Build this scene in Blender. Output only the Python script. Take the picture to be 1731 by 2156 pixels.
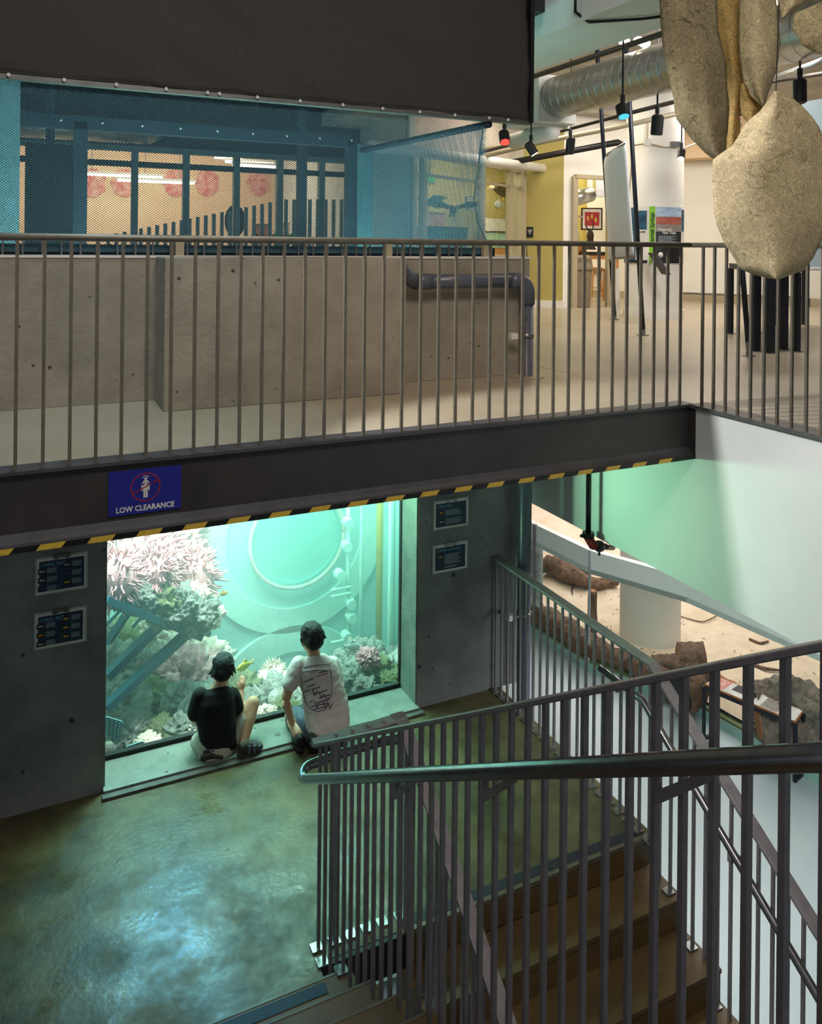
import bpy, bmesh, math, random
from mathutils import Vector, Matrix, noise
R = random.Random(7)
for o in list(bpy.data.objects):
    bpy.data.objects.remove(o)
SC = bpy.context.scene
COL = SC.collection
V = Vector

# ------------------------------------------------------------------ camera
F, PX, PY, ROLL, YAW, CZ = 1676.0, 865.5, 518.0, 0.010, math.radians(25.27), 1.03
cy_, sy_ = math.cos(YAW), math.sin(YAW)
cr_, sr_ = math.cos(ROLL), math.sin(ROLL)
CAM = V((0, 0, CZ))
Rv, Fv, Uv = V((cy_, -sy_, 0)), V((sy_, cy_, 0)), V((0, 0, 1))

def ray(px, py):
    dx, dy = px - PX, py - PY
    a = (cr_ * dx + sr_ * dy) / F
    b = (-sr_ * dx + cr_ * dy) / F
    return Fv + Rv * a - Uv * b
def onz(px, py, z):
    d = ray(px, py); return CAM + d * ((z - CZ) / d.z)
def onx(px, py, x):
    d = ray(px, py); return CAM + d * (x / d.x)
def ony(px, py, y):
    d = ray(px, py); return CAM + d * (y / d.y)
def atD(px, py, D):
    return CAM + ray(px, py) * D

cd = bpy.data.cameras.new('camera')
cd.sensor_fit = 'HORIZONTAL'; cd.sensor_width = 36.0
cd.lens = 36.0 * F / 1731.0
cd.shift_x = (865.5 - PX) / 1731.0
cd.shift_y = -(1078.0 - PY) / 1731.0
cd.clip_start = 0.05; cd.clip_end = 200
cam = bpy.data.objects.new('camera', cd); COL.objects.link(cam)
er = Rv * cr_ + Uv * sr_
eu = Rv * -sr_ + Uv * cr_
M = Matrix((er, eu, -Fv)).transposed().to_4x4(); M.translation = CAM
cam.matrix_world = M
SC.camera = cam

# ------------------------------------------------------------------ world, exposure
SC.view_settings.view_transform = 'Standard'
SC.view_settings.look = 'None'
SC.view_settings.gamma = 1.0
SC.view_settings.use_curve_mapping = False
SC.view_settings.exposure = 0.0
w = bpy.data.worlds.new('world'); SC.world = w; w.use_nodes = True
bg = w.node_tree.nodes['Background']
bg.inputs[0].default_value = (0.55, 0.62, 0.68, 1); bg.inputs[1].default_value = 0.32
try:
    SC.cycles.use_denoising = True
    SC.cycles.max_bounces = 8
    SC.cycles.transparent_max_bounces = 24
    SC.cycles.sample_clamp_indirect = 4.0
    SC.cycles.volume_bounces = 0
except Exception:
    pass

def lamp(kind, name, loc, target, power, color, size=1.0, size_y=None, spot=60, blend=0.4, radius=0.05, spread=180):
    l = bpy.data.lights.new(name, kind)
    l.energy = power; l.color = color
    if kind == 'AREA':
        l.shape = 'RECTANGLE'; l.size = size; l.size_y = size_y or size; l.spread = math.radians(spread)
    elif kind == 'SPOT':
        l.spot_size = math.radians(spot); l.spot_blend = blend; l.shadow_soft_size = radius
    else:
        l.shadow_soft_size = radius
    o = bpy.data.objects.new(name, l); COL.objects.link(o)
    o.location = loc
    d = V(target) - V(loc)
    o.rotation_euler = d.to_track_quat('-Z', 'Y').to_euler()
    return o

ZL, ZF = -2.5, -5.0            # landing and lower floor (upper floor is z = 0)
YB, YW, YG, XE = 3.99, 5.46, 5.75, 3.94

WARM, WHITE, CYAN, TEAL = (1, .80, .52), (1, .93, .86), (.25, .75, 1), (.45, 1, .86)
# aquarium luminaires hanging just over the water, shining down into the tank
lamp('AREA', 'aquarium_lamp_and_fill', (1.1, 6.9, .78), (1.2, 6.9, -3), 350, (.70, 1, .90), 1.9, 1.5)
lamp('AREA', 'aquarium_lamp_and_fill', (2.6, 7.2, .78), (2.6, 7.2, -3), 265, (.70, 1, .90), 1.4, 1.3)
lamp('SPOT', 'aquarium_lamp_and_fill', (1.2, 6.35, .75), (.75, 7.0, -1.6), 900, (1, .80, .82), spot=70, radius=.15)  # pink spot added so the corals stay pink under the teal lamps
# added uplight in place of the lit water's cyan glow on net and frame
lamp('AREA', 'aquarium_lamp_and_fill', (1.6, 6.9, .84), (1.6, 6.9, 5), 30, (.40,.85,1), 3.0, 1.6)
# upper hall ceiling lamps
lamp('AREA', 'ceiling_lamp_light', (6.6, 9.6, 3.40), (6.6, 9.6, 0), 66, (1, .88, .72), 1.6, 1.6)
lamp('AREA', 'ceiling_lamp_light', (9.6, 9.0, 3.40), (9.8, 9.4, 0), 135, (1, .88, .78), 1.6, 1.6)
lamp('AREA', 'ceiling_lamp_light', (6.2, 5.4, 3.40), (7.3, 8.8, 1.2), 170, (1, .96, .96), 1.2, 1.2)
# stairwell lamps, high over the stairs, and an added area fill
lamp('SPOT', 'stairwell_lamp_and_fill', (-.5, 4.4, 3.2), (3.94, 2.95, -.50), 1000, (1, .99, 1.0), spot=44, blend=.35, radius=.10)
lamp('SPOT', 'stairwell_lamp_and_fill', (.2, 4.5, 4.3), (.4, 4.55, 0), 280, (.60, .85, 1.0), spot=42, blend=.8, radius=.12)
lamp('SPOT', 'stairwell_lamp_and_fill', (2.6, 3.4, 4.3), (2.9, 4.9, 0), 110, (1, .72, .46), spot=44, blend=.8, radius=.12)
lamp('AREA', 'stairwell_lamp_and_fill', (1.0, 1.0, 4.3), (1.5, 5.2, .2), 165, (1, .90, .82), 1.4, 1.4)  # added fill for the parapet and near rails
# added lamps hidden in the tank, shining green and blue out the window
lamp('AREA', 'aquarium_lamp_and_fill', (.95, 5.90, -.66), (3.94, 4.85, -.72), 11.5, (.52, 1, .66), .9, .15, spread=56)
lamp('SPOT', 'aquarium_lamp_and_fill', (1.0, 6.3, -.60), (.05, 3.9, -2.5), 190, (.03, .40, 1), spot=72, blend=.9, radius=.15)
# lower hall
lamp('AREA', 'lower_lamp_and_fill', (5.0, 4.0, -1.4), (6.6, 5.6, -4.4), 108, (.90, 1, .98), 1.6, 2.6)
lamp('AREA', 'lower_lamp_and_fill', (9.5, 9.5, -1.3), (9.0, 9.0, -5), 270, (1, .92, .90), 3.5, 5.0)
lamp('AREA', 'lower_lamp_and_fill', (10.5, 13.8, -1.3), (10.0, 13.8, -5), 190, (1, .92, .92), 3.0, 3.0)  # added to brighten the far sand
# classroom and lab lamps
lamp('AREA', 'classroom_light', (1.2, 14.5, 3.1), (1.2, 15.2, 0), 230, (1, .82, .62), 5, 2)
lamp('AREA', 'lab_light', (6.4, 12.6, 3.2), (6.5, 12.9, 0), 110, (1, .88, .60), 2, 1.6)
lamp('AREA', 'lab_light', (9.2, 14.0, 3.2), (9.3, 14.4, 0), 110, (1, .88, .60), 2, 1.6)

# ------------------------------------------------------------------ materials
def lin(c):
    out = []
    for v in c:
        v /= 255.0
        out.append(v / 12.92 if v <= .04045 else ((v + .055) / 1.055) ** 2.4)
    return tuple(out) + (1,)
MATS = {}
def mat(name, col, rough=.6, metal=0.0, col2=None, scale=6.0, detail=6, bump=0.0, bscale=None, pits=0.0, spec=.5,
        emit=None, estr=0.0, trans=0.0, sss=0.0, contrast=.5, stretch=None, rvar=None):
    if name in MATS:
        return MATS[name]
    m = bpy.data.materials.new(name); m.use_nodes = True
    nt = m.node_tree; N = nt.nodes; L = nt.links
    b = N['Principled BSDF']
    b.inputs['Base Color'].default_value = lin(col)
    b.inputs['Roughness'].default_value = rough
    b.inputs['Metallic'].default_value = metal
    b.inputs['Specular IOR Level'].default_value = spec
    if trans:
        b.inputs['Transmission Weight'].default_value = trans
    if emit:
        b.inputs['Emission Color'].default_value = lin(emit); b.inputs['Emission Strength'].default_value = estr
    tc = N.new('ShaderNodeTexCoord'); src = tc.outputs['Object']
    if stretch:
        mp = N.new('ShaderNodeMapping'); mp.inputs['Scale'].default_value = stretch
        L.new(src, mp.inputs[0]); src = mp.outputs[0]
    last_h = None
    c2 = col2 or tuple(max(0, v * .86) for v in col)
    nz = N.new('ShaderNodeTexNoise'); nz.inputs['Scale'].default_value = scale; nz.inputs['Detail'].default_value = detail
    nz.inputs['Roughness'].default_value = .62
    L.new(src, nz.inputs['Vector'])
    cr = N.new('ShaderNodeValToRGB')
    cr.color_ramp.elements[0].position = .5 - .25 * contrast * 1.2
    cr.color_ramp.elements[1].position = .5 + .25 * contrast * 1.2
    cr.color_ramp.elements[0].color = lin(c2); cr.color_ramp.elements[1].color = lin(col)
    L.new(nz.outputs['Fac'], cr.inputs[0])
    out = cr.outputs[0]
    last_h = nz.outputs['Fac']
    if pits:
        vo = N.new('ShaderNodeTexVoronoi'); vo.inputs['Scale'].default_value = pits
        L.new(src, vo.inputs['Vector'])
        n3 = N.new('ShaderNodeTexNoise'); n3.inputs['Scale'].default_value = pits * .3
        L.new(src, n3.inputs['Vector'])
        ad = N.new('ShaderNodeMath'); ad.operation = 'MULTIPLY_ADD'
        L.new(n3.outputs['Fac'], ad.inputs[0]); ad.inputs[1].default_value = .34; L.new(vo.outputs['Distance'], ad.inputs[2])
        rp = N.new('ShaderNodeValToRGB'); rp.color_ramp.elements[0].position = .19; rp.color_ramp.elements[1].position = .26
        rp.color_ramp.elements[0].color = (0, 0, 0, 1); rp.color_ramp.elements[1].color = (1, 1, 1, 1)
        L.new(ad.outputs[0], rp.inputs[0])
        mx = N.new('ShaderNodeMix'); mx.data_type = 'RGBA'
        L.new(rp.outputs[0], mx.inputs['Factor'])
        mx.inputs['A'].default_value = lin(tuple(v * .45 for v in c2)); L.new(out, mx.inputs['B'])
        out = mx.outputs['Result']
    L.new(out, b.inputs['Base Color'])
    if rvar:
        nr = N.new('ShaderNodeTexNoise'); nr.inputs['Scale'].default_value = rvar[2]; nr.inputs['Detail'].default_value = 9; nr.inputs['Roughness'].default_value = .7
        L.new(src, nr.inputs['Vector'])
        mr = N.new('ShaderNodeMapRange'); mr.inputs['From Min'].default_value = .36; mr.inputs['From Max'].default_value = .64
        mr.inputs['To Min'].default_value = rvar[0]; mr.inputs['To Max'].default_value = rvar[1]
        L.new(nr.outputs['Fac'], mr.inputs['Value']); L.new(mr.outputs[0], b.inputs['Roughness'])
    if bump:
        bp = N.new('ShaderNodeBump'); bp.inputs['Strength'].default_value = bump; bp.inputs['Distance'].default_value = .02
        if bscale:
            n2 = N.new('ShaderNodeTexNoise'); n2.inputs['Scale'].default_value = bscale; n2.inputs['Detail'].default_value = 4
            L.new(src, n2.inputs['Vector']); last_h = n2.outputs['Fac']
        L.new(last_h, bp.inputs['Height']); L.new(bp.outputs[0], b.inputs['Normal'])
    MATS[name] = m
    return m

mat('concrete', (164, 156, 140), .85, col2=(132, 124, 110), scale=3.2, bump=.25, bscale=30, pits=9, contrast=.8)
mat('concrete_blue', (146, 147, 146), .8, col2=(92, 95, 97), scale=2.2, bump=.22, bscale=26, pits=7, contrast=.8)
mat('landing_floor', (112, 104, 70), .34, col2=(38, 37, 28), scale=3.2, detail=12, bump=.13, bscale=34, contrast=.85, spec=.32, rvar=(.24, .62, 4.5))
mat('sill_concrete', (128, 136, 126), .7, col2=(104, 112, 102), scale=5, bump=.2, bscale=40, pits=10)
mat('sill_edge', (92, 92, 84), .7, col2=(60, 60, 55), scale=12)
mat('upper_floor', (176, 166, 146), .34, col2=(158, 146, 124), scale=1.3, bump=.03, bscale=10, contrast=.8)
mat('lower_floor', (178, 192, 196), .38, col2=(166, 182, 186), scale=.9, contrast=.6)
mat('step_concrete', (104, 82, 46), .5, col2=(72, 56, 32), scale=4, bump=.15, bscale=22, contrast=.9)
mat('nosing_strip', (20, 26, 46), .6, col2=(15, 20, 36), scale=40)
mat('nosing_metal', (120, 112, 94), .45, .5)
mat('steel', (136, 128, 130), .42, .32, col2=(116, 109, 112), scale=14)
mat('steel_olive', (122, 116, 102), .42, .30, col2=(104, 98, 86), scale=14)
mat('steel_bright', (150, 148, 146), .30, .9, scale=20)
mat('handrail_steel', (140, 138, 140), .24, .9, col2=(120, 118, 122), scale=25)
mat('beam_paint', (66, 62, 60), .48, .2, col2=(54, 51, 50), scale=3)
mat('beam_flange', (84, 84, 88), .45, .3, scale=6)
mat('black', (14, 14, 15), .5)
mat('black_gloss', (16, 16, 18), .25)
mat('tape_yellow', (214, 178, 66), .5, col2=(196, 160, 52), scale=30)
mat('white_paint', (226, 224, 216), .75, col2=(220, 217, 208), scale=2)
mat('white_wall', (222, 226, 220), .7, col2=(214, 218, 212), scale=1.2)
mat('olive_wall', (176, 162, 92), .7, col2=(170, 156, 86), scale=2)
mat('yellow_wall', (222, 206, 122), .7, scale=2)
mat('cream_wall', (232, 206, 170), .8, col2=(226, 196, 160), scale=.8)
mat('pipe_pvc', (88, 92, 106), .32, col2=(78, 82, 96), scale=8)
mat('curtain', (64, 61, 58), .9, col2=(56, 54, 52), scale=30, bump=.05, bscale=300)
mat('frame_grey', (110, 112, 108), .5, .4)
mat('net', (96, 150, 170), .8, scale=50)
mat('frame_blue', (34, 52, 68), .6, col2=(28, 44, 58), scale=4)
mat('frame_teal', (110, 150, 160), .6, scale=3)
mat('galvanized', (214, 216, 214), .34, .95, col2=(196, 198, 198), scale=9, bump=.03)
mat('paper_felt', (214, 200, 160), .9, col2=(150, 134, 96), scale=5, bump=.12, bscale=90, contrast=1.0)
mat('sand', (214, 196, 172), .95, col2=(196, 176, 150), scale=3, bump=.5, bscale=14)
mat('bark', (142, 110, 88), .95, col2=(36, 25, 19), scale=16, bump=.8, bscale=28, contrast=1.0, stretch=(1, 1, .4))
mat('bark_grey', (146, 132, 118), .95, col2=(46, 40, 34), scale=14, bump=.8, bscale=24, contrast=1.0)
mat('cut_wood', (176, 118, 74), .8, col2=(140, 88, 54), scale=18)
mat('leaf', (70, 92, 50), .7)
mat('curb_green', (150, 190, 176), .5, scale=4)
mat('curb_moss', (104, 116, 70), .6, scale=6)
mat('tank_wall', (176, 214, 206), .8, col2=(164, 206, 198), scale=1.4, contrast=.8)
mat('tank_ring', (206, 232, 218), .7, col2=(188, 222, 208), scale=16, bump=.2)
mat('coral_pink', (252, 186, 190), .9, col2=(214, 140, 146), scale=16, bump=.7, bscale=40, contrast=1.0)
mat('coral_rock', (206, 196, 184), .95, col2=(84, 88, 88), scale=13, bump=1.0, bscale=34, contrast=1.0)
mat('coral_green', (190, 184, 130), .95, col2=(84, 94, 76), scale=15, bump=1.0, bscale=40, contrast=1.0)
mat('coral_white', (250, 220, 206), .9, col2=(214, 180, 166), scale=8, bump=.6, bscale=20, contrast=1.0)
mat('rack_blue', (38, 84, 104), .6, scale=6)
mat('fish_yellow', (232, 214, 96), .6)
mat('sign_blue', (34, 40, 138), .45, col2=(30, 36, 128), scale=2)
mat('sign_red', (176, 38, 48), .5)
mat('sign_white', (232, 228, 220), .6)
mat('print_blue', (28, 60, 84), .55, col2=(13, 32, 54), scale=18, stretch=(1, 1, 4), contrast=1.0)
mat('print_title', (120, 190, 206), .6)
mat('print_text', (170, 184, 190), .6)
mat('photo_dark', (26, 26, 30), .5)
mat('fish_orange', (222, 150, 62), .6)
mat('fish_gold', (206, 170, 50), .6)
mat('fish_silver', (170, 178, 176), .6)
mat('fish_blue', (60, 70, 150), .6)
mat('clear_plastic', (176, 184, 186), .3, scale=3)
mat('skin', (206, 156, 126), .55, col2=(198, 146, 116), scale=8)
mat('hair_black', (20, 17, 16), .5, col2=(10, 9, 9), scale=60, bump=.6, bscale=120, stretch=(1, 1, .3))
mat('shirt_black', (18, 19, 19), .9, col2=(14, 15, 15), scale=12, bump=.15, bscale=25)
mat('shirt_white', (226, 208, 204), .85, col2=(216, 198, 196), scale=9, bump=.2, bscale=18)
mat('shirt_print', (92, 84, 100), .8)
mat('shirt_print_red', (196, 120, 122), .8)
mat('shorts_grey', (190, 178, 166), .85, col2=(176, 164, 152), scale=10, bump=.2, bscale=20)
mat('shorts_blue', (52, 60, 80), .85, col2=(84, 92, 104), scale=14, stretch=(3, 1, 1), contrast=.6)
mat('sandal', (70, 62, 50), .8, col2=(52, 46, 38), scale=20)
mat('shoe_black', (16, 16, 18), .6)
mat('trash_stone', (140, 126, 102), .7, col2=(114, 101, 80), scale=14, contrast=1.0)
mat('wood', (190, 136, 76), .6, col2=(164, 112, 58), scale=10, stretch=(1, 6, 1))
mat('cloth_white', (250, 247, 248), .8, col2=(242, 239, 241), scale=30, stretch=(6, 1, .2), bump=.3, bscale=60)
mat('navy_metal', (28, 34, 46), .45, .3)
mat('green_strip', (132, 206, 40), .6)
mat('fixture_black', (24, 24, 25), .45)
mat('lens_warm', (255, 240, 214), .4, emit=(255, 236, 200), estr=9)
mat('lens_red', (255, 60, 50), .4, emit=(255, 36, 30), estr=6)
mat('lens_cyan', (60, 170, 200), .3, emit=(70, 190, 215), estr=1.2)
mat('tube_light', (255, 248, 232), .4, emit=(255, 240, 214), estr=9)
mat('exit_green', (70, 220, 110), .5, emit=(40, 220, 90), estr=1.6)
mat('red_valve', (120, 22, 20), .3)
mat('conduit', (176, 164, 138), .5, .2, col2=(170, 158, 132))
mat('conduit_dark', (58, 52, 44), .5, .3)
mat('ceiling_paint', (196, 188, 172), .9, scale=2)
mat('ceiling_dark', (50, 54, 56), .9, scale=2)
mat('feather_dark', (66, 48, 36), .9, col2=(36, 26, 20), scale=20)
mat('feather_light', (214, 196, 160), .9, scale=14)
mat('skull', (226, 214, 186), .8)
mat('picture_red', (186, 44, 56), .6)
mat('picture_gold', (226, 182, 92), .6)
mat('photo_blue', (50, 110, 140), .5, col2=(8, 16, 26), scale=7, contrast=1.0)
mat('photo_sky', (86, 140, 190), .5, col2=(210, 220, 226), scale=5, stretch=(1, 1, 3), contrast=1.0)
mat('photo_red', (206, 110, 84), .5, col2=(120, 70, 66), scale=14, stretch=(1, 1, 2), contrast=1.0)
mat('photo_gravel', (190, 176, 164), .6, col2=(40, 36, 36), scale=60, contrast=1.0)
mat('poster_red', (206, 96, 98), .7, col2=(232, 190, 170), scale=9, contrast=.6)
mat('shelf_red', (170, 60, 64), .7)
mat('plant_green', (70, 190, 120), .7)

def glass_mat(name, tint, gloss=.04, rough=0.02):
    m = bpy.data.materials.new(name); m.use_nodes = True
    nt = m.node_tree; N = nt.nodes; L = nt.links; N.clear()
    o = N.new('ShaderNodeOutputMaterial'); t = N.new('ShaderNodeBsdfTransparent'); g = N.new('ShaderNodeBsdfGlossy')
    lw_ = N.new('ShaderNodeLayerWeight'); lw_.inputs[0].default_value = .5
    pw = N.new('ShaderNodeMath'); pw.operation = 'POWER'; pw.inputs[1].default_value = 4.0; L.new(lw_.outputs['Facing'], pw.inputs[0])
    fr = N.new('ShaderNodeMath'); fr.operation = 'MULTIPLY_ADD'; fr.inputs[1].default_value = .55; fr.inputs[2].default_value = .025; L.new(pw.outputs[0], fr.inputs[0])
    t.inputs[0].default_value = lin(tint); g.inputs['Roughness'].default_value = rough
    mx = N.new('ShaderNodeMixShader'); L.new(fr.outputs[0], mx.inputs[0]); L.new(t.outputs[0], mx.inputs[1]); L.new(g.outputs[0], mx.inputs[2])
    L.new(mx.outputs[0], o.inputs[0]); MATS[name] = m
glass_mat('glass_tank', (236, 255, 250))
glass_mat('glass_room', (246, 250, 248))
glass_mat('glass_bubble', (236, 252, 250))

def water_mat():
    m = bpy.data.materials.new('water'); m.use_nodes = True
    nt = m.node_tree; N = nt.nodes; L = nt.links; N.clear()
    o = N.new('ShaderNodeOutputMaterial')
    a = N.new('ShaderNodeVolumeAbsorption'); a.inputs['Color'].default_value = (.45, .97, .90, 1); a.inputs['Density'].default_value = .13
    s = N.new('ShaderNodeVolumeScatter'); s.inputs['Color'].default_value = (.7, 1, .94, 1); s.inputs['Density'].default_value = .19
    ad = N.new('ShaderNodeAddShader'); L.new(a.outputs[0], ad.inputs[0]); L.new(s.outputs[0], ad.inputs[1])
    L.new(ad.outputs[0], o.inputs['Volume']); MATS['water'] = m
water_mat()

def felt_mat(name, base, fibre, trans):
    m = bpy.data.materials.new(name); m.use_nodes = True; nt = m.node_tree; N = nt.nodes; L = nt.links
    b = N['Principled BSDF']; out = [n for n in N if n.type == 'OUTPUT_MATERIAL'][0]; b.inputs['Roughness'].default_value = .95; b.inputs['Specular IOR Level'].default_value = .1
    tc = N.new('ShaderNodeTexCoord'); col = None
    rgb = N.new('ShaderNodeRGB'); rgb.outputs[0].default_value = lin(base); col = rgb.outputs[0]
    for k, (sc, wd) in enumerate(((7, .016), (11, .020), (17, .022), (26, .03))):
        n1 = N.new('ShaderNodeTexNoise'); n1.inputs['Scale'].default_value = sc; n1.inputs['Detail'].default_value = 1.5; n1.inputs['Distortion'].default_value = 1.6
        mp = N.new('ShaderNodeMapping'); mp.inputs['Location'].default_value = (k * 3.7, k * 1.9, k * 5.1); mp.inputs['Rotation'].default_value = (k, k * .7, k * 1.3)
        L.new(tc.outputs['Object'], mp.inputs[0]); L.new(mp.outputs[0], n1.inputs['Vector'])
        rp = N.new('ShaderNodeValToRGB'); E = rp.color_ramp.elements
        E[0].position = .5 - wd; E[1].position = .5 + wd; e = E.new(.5); e.color = (1, 1, 1, 1); E[0].color = (0, 0, 0, 1); E[2].color = (0, 0, 0, 1)
        L.new(n1.outputs['Fac'], rp.inputs[0])
        mx = N.new('ShaderNodeMix'); mx.data_type = 'RGBA'; ml = N.new('ShaderNodeMath'); ml.operation = 'MULTIPLY'; ml.inputs[1].default_value = .75
        L.new(rp.outputs[0], ml.inputs[0]); L.new(ml.outputs[0], mx.inputs['Factor']); L.new(col, mx.inputs['A']); mx.inputs['B'].default_value = lin(fibre if k % 2 == 0 else tuple(min(255, v * 1.25) for v in base)); col = mx.outputs['Result']
    L.new(col, b.inputs['Base Color'])
    tr = N.new('ShaderNodeBsdfTranslucent'); L.new(col, tr.inputs[0]); ms = N.new('ShaderNodeMixShader'); ms.inputs[0].default_value = trans
    L.new(b.outputs[0], ms.inputs[1]); L.new(tr.outputs[0], ms.inputs[2]); L.new(ms.outputs[0], out.inputs[0]); MATS[name] = m
felt_mat('felt_grey', (150, 138, 108), (84, 74, 50), .4)
felt_mat('felt_amber', (196, 170, 112), (130, 104, 56), .5)
felt_mat('felt_pale', (208, 192, 156), (150, 132, 96), .4)

# ------------------------------------------------------------------ object helpers
def newobj(name, data, parent=None, loc=None):
    o = bpy.data.objects.new(name, data); COL.objects.link(o)
    if parent is not None:
        o.parent = parent
        o.matrix_parent_inverse = WM(parent).inverted()
    if loc is not None:
        o.location = loc
    return o
def WM(o):
    m = o.matrix_basis.copy()
    if o.parent is not None:
        m = WM(o.parent) @ o.matrix_parent_inverse @ m
    return m
def tag(o, label=None, cat=None, group=None, kind=None):
    if label: o['label'] = label
    if cat: o['category'] = cat
    if group: o['group'] = group
    if kind: o['kind'] = kind
    return o
def thing(name, label, cat, loc, group=None):
    o = bpy.data.objects.new(name, None); COL.objects.link(o); o.location = loc
    o.empty_display_size = .1
    return tag(o, label, cat, group)
def struct(o, label, cat=None):
    return tag(o, label, cat, None, 'structure')

class MB:
    def __init__(s): s.v = []; s.f = []
    def add(s, vs, fs):
        n = len(s.v); s.v += [tuple(p) for p in vs]; s.f += [tuple(i + n for i in f) for f in fs]; return s
    def box(s, a, b):
        x0, y0, z0 = (min(a[i], b[i]) for i in range(3)); x1, y1, z1 = (max(a[i], b[i]) for i in range(3))
        return s.add([(x0, y0, z0), (x1, y0, z0), (x1, y1, z0), (x0, y1, z0), (x0, y0, z1), (x1, y0, z1), (x1, y1, z1), (x0, y1, z1)],
                     [(0, 3, 2, 1), (4, 5, 6, 7), (0, 1, 5, 4), (1, 2, 6, 5), (2, 3, 7, 6), (3, 0, 4, 7)])
    def obox(s, c, u, v, n, a, b, d):
        c, u, v, n = V(c), V(u).normalized() * a / 2, V(v).normalized() * b / 2, V(n).normalized() * d / 2
        P = [c - u - v - n, c + u - v - n, c + u + v - n, c - u + v - n, c - u - v + n, c + u - v + n, c + u + v + n, c - u + v + n]
        return s.add(P, [(0, 3, 2, 1), (4, 5, 6, 7), (0, 1, 5, 4), (1, 2, 6, 5), (2, 3, 7, 6), (3, 0, 4, 7)])
    def bar(s, p0, p1, w, h, up=(0, 0, 1)):
        p0, p1 = V(p0), V(p1); t = (p1 - p0); L = t.length; t.normalize()
        sd = t.cross(V(up))
        if sd.length < 1e-4: sd = t.cross(V((1, 0, 0)))
        sd.normalize(); u2 = sd.cross(t)
        return s.obox((p0 + p1) / 2, t, sd, u2, L, w, h)
    def sweep(s, path, sec, closed=False, up=(0, 0, 1), cap=True, scales=None):
        path = [V(p) for p in path]; n = len(path); m = len(sec); base = len(s.v)
        for i, p in enumerate(path):
            t0 = (path[i] - path[i - 1]).normalized() if i > 0 else None
            t1 = (path[i + 1] - path[i]).normalized() if i < n - 1 else None
            t = (t0 + t1).normalized() if (t0 is not None and t1 is not None and (t0 + t1).length > 1e-5) else (t1 if t1 is not None else t0)
            ref = V(up)
            if abs(t.dot(ref)) > .999: ref = V((1, 0, 0))
            sd = t.cross(ref).normalized(); u2 = sd.cross(t).normalized()
            k = 1.0
            if t0 is not None and t1 is not None:
                cs = max(.35, t.dot(t1)); k = 1 / cs
            hz = abs(t0.z - t1.z) < 1e-3 if (t0 is not None and t1 is not None) else False
            sc = scales[i] if scales else 1.0
            for a, b in sec:
                s.v.append(tuple(p + sd * (a * sc * (k if hz else 1)) + u2 * (b * sc * (1 if hz else k))))
        for i in range(n - 1):
            for j in range(m):
                a = base + i * m + j; b2 = base + i * m + (j + 1) % m
                s.f.append((a, b2, b2 + m, a + m))
        if cap:
            s.f.append(tuple(base + j for j in reversed(range(m)))); s.f.append(tuple(base + (n - 1) * m + j for j in range(m)))
        return s
    def tube(s, path, r, seg=10, up=(0, 0, 1), scales=None, cap=True):
        return s.sweep(path, [(r * math.cos(2 * math.pi * j / seg), r * math.sin(2 * math.pi * j / seg)) for j in range(seg)], up=up, cap=cap, scales=scales)
    def lathe(s, c, axis, prof, seg=16, cap=True):
        c, ax = V(c), V(axis).normalized()
        a = ax.orthogonal().normalized(); b = ax.cross(a); base = len(s.v); m = len(prof)
        for h, r in prof:
            for j in range(seg):
                t = 2 * math.pi * j / seg
                s.v.append(tuple(c + ax * h + (a * math.cos(t) + b * math.sin(t)) * r))
        for i in range(m - 1):
            for j in range(seg):
                p = base + i * seg + j; q = base + i * seg + (j + 1) % seg
                s.f.append((p, q, q + seg, p + seg))
        if cap:
            s.f.append(tuple(base + j for j in reversed(range(seg)))); s.f.append(tuple(base + (m - 1) * seg + j for j in range(seg)))
        return s
    def poly(s, pts, n, d):
        """flat polygon pts extruded along n by d"""
        n = V(n).normalized() * d; k = len(pts); pts = [V(p) for p in pts]
        return s.add(pts + [p + n for p in pts], [tuple(reversed(range(k))), tuple(range(k, 2 * k))] + [(i, (i + 1) % k, (i + 1) % k + k, i + k) for i in range(k)])
    def ell(s, c, r, seg=14, rings=9, rot=None):
        c = V(c); base = len(s.v)
        for i in range(rings + 1):
            th = math.pi * i / rings
            for j in range(seg):
                ph = 2 * math.pi * j / seg
                p = V((r[0] * math.sin(th) * math.cos(ph), r[1] * math.sin(th) * math.sin(ph), r[2] * math.cos(th)))
                if rot: p = rot @ p
                s.v.append(tuple(c + p))
        for i in range(rings):
            for j in range(seg):
                p = base + i * seg + j; q = base + i * seg + (j + 1) % seg
                s.f.append((p, p + seg, q + seg, q))
        return s
    def mesh(s, name, m=None, smooth=False):
        me = bpy.data.meshes.new(name); me.from_pydata(s.v, [], s.f)
        bm = bmesh.new(); bm.from_mesh(me); bmesh.ops.remove_doubles(bm, verts=bm.verts, dist=1e-6)
        bmesh.ops.recalc_face_normals(bm, faces=bm.faces); bm.to_mesh(me); bm.free()
        if m: me.materials.append(MATS[m])
        if smooth: me.polygons.foreach_set('use_smooth', [True] * len(me.polygons))
        me.update(); return me
    def build(s, name, m, parent=None, smooth=False, bevel=0, auto=False):
        o = newobj(name, s.mesh(name, m, smooth), parent)
        if bevel:
            md = o.modifiers.new('bevel', 'BEVEL'); md.width = bevel; md.segments = 2; md.limit_method = 'ANGLE'
        if auto:
            try:
                o.data.polygons.foreach_set('use_smooth', [True] * len(o.data.polygons))
                bm = bmesh.new(); bm.from_mesh(o.data)
                for e in bm.edges:
                    if len(e.link_faces) == 2 and e.calc_face_angle(0) > .6: e.smooth = False
                bm.to_mesh(o.data); bm.free()
            except Exception: pass
        return o
def B(): return MB()

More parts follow.
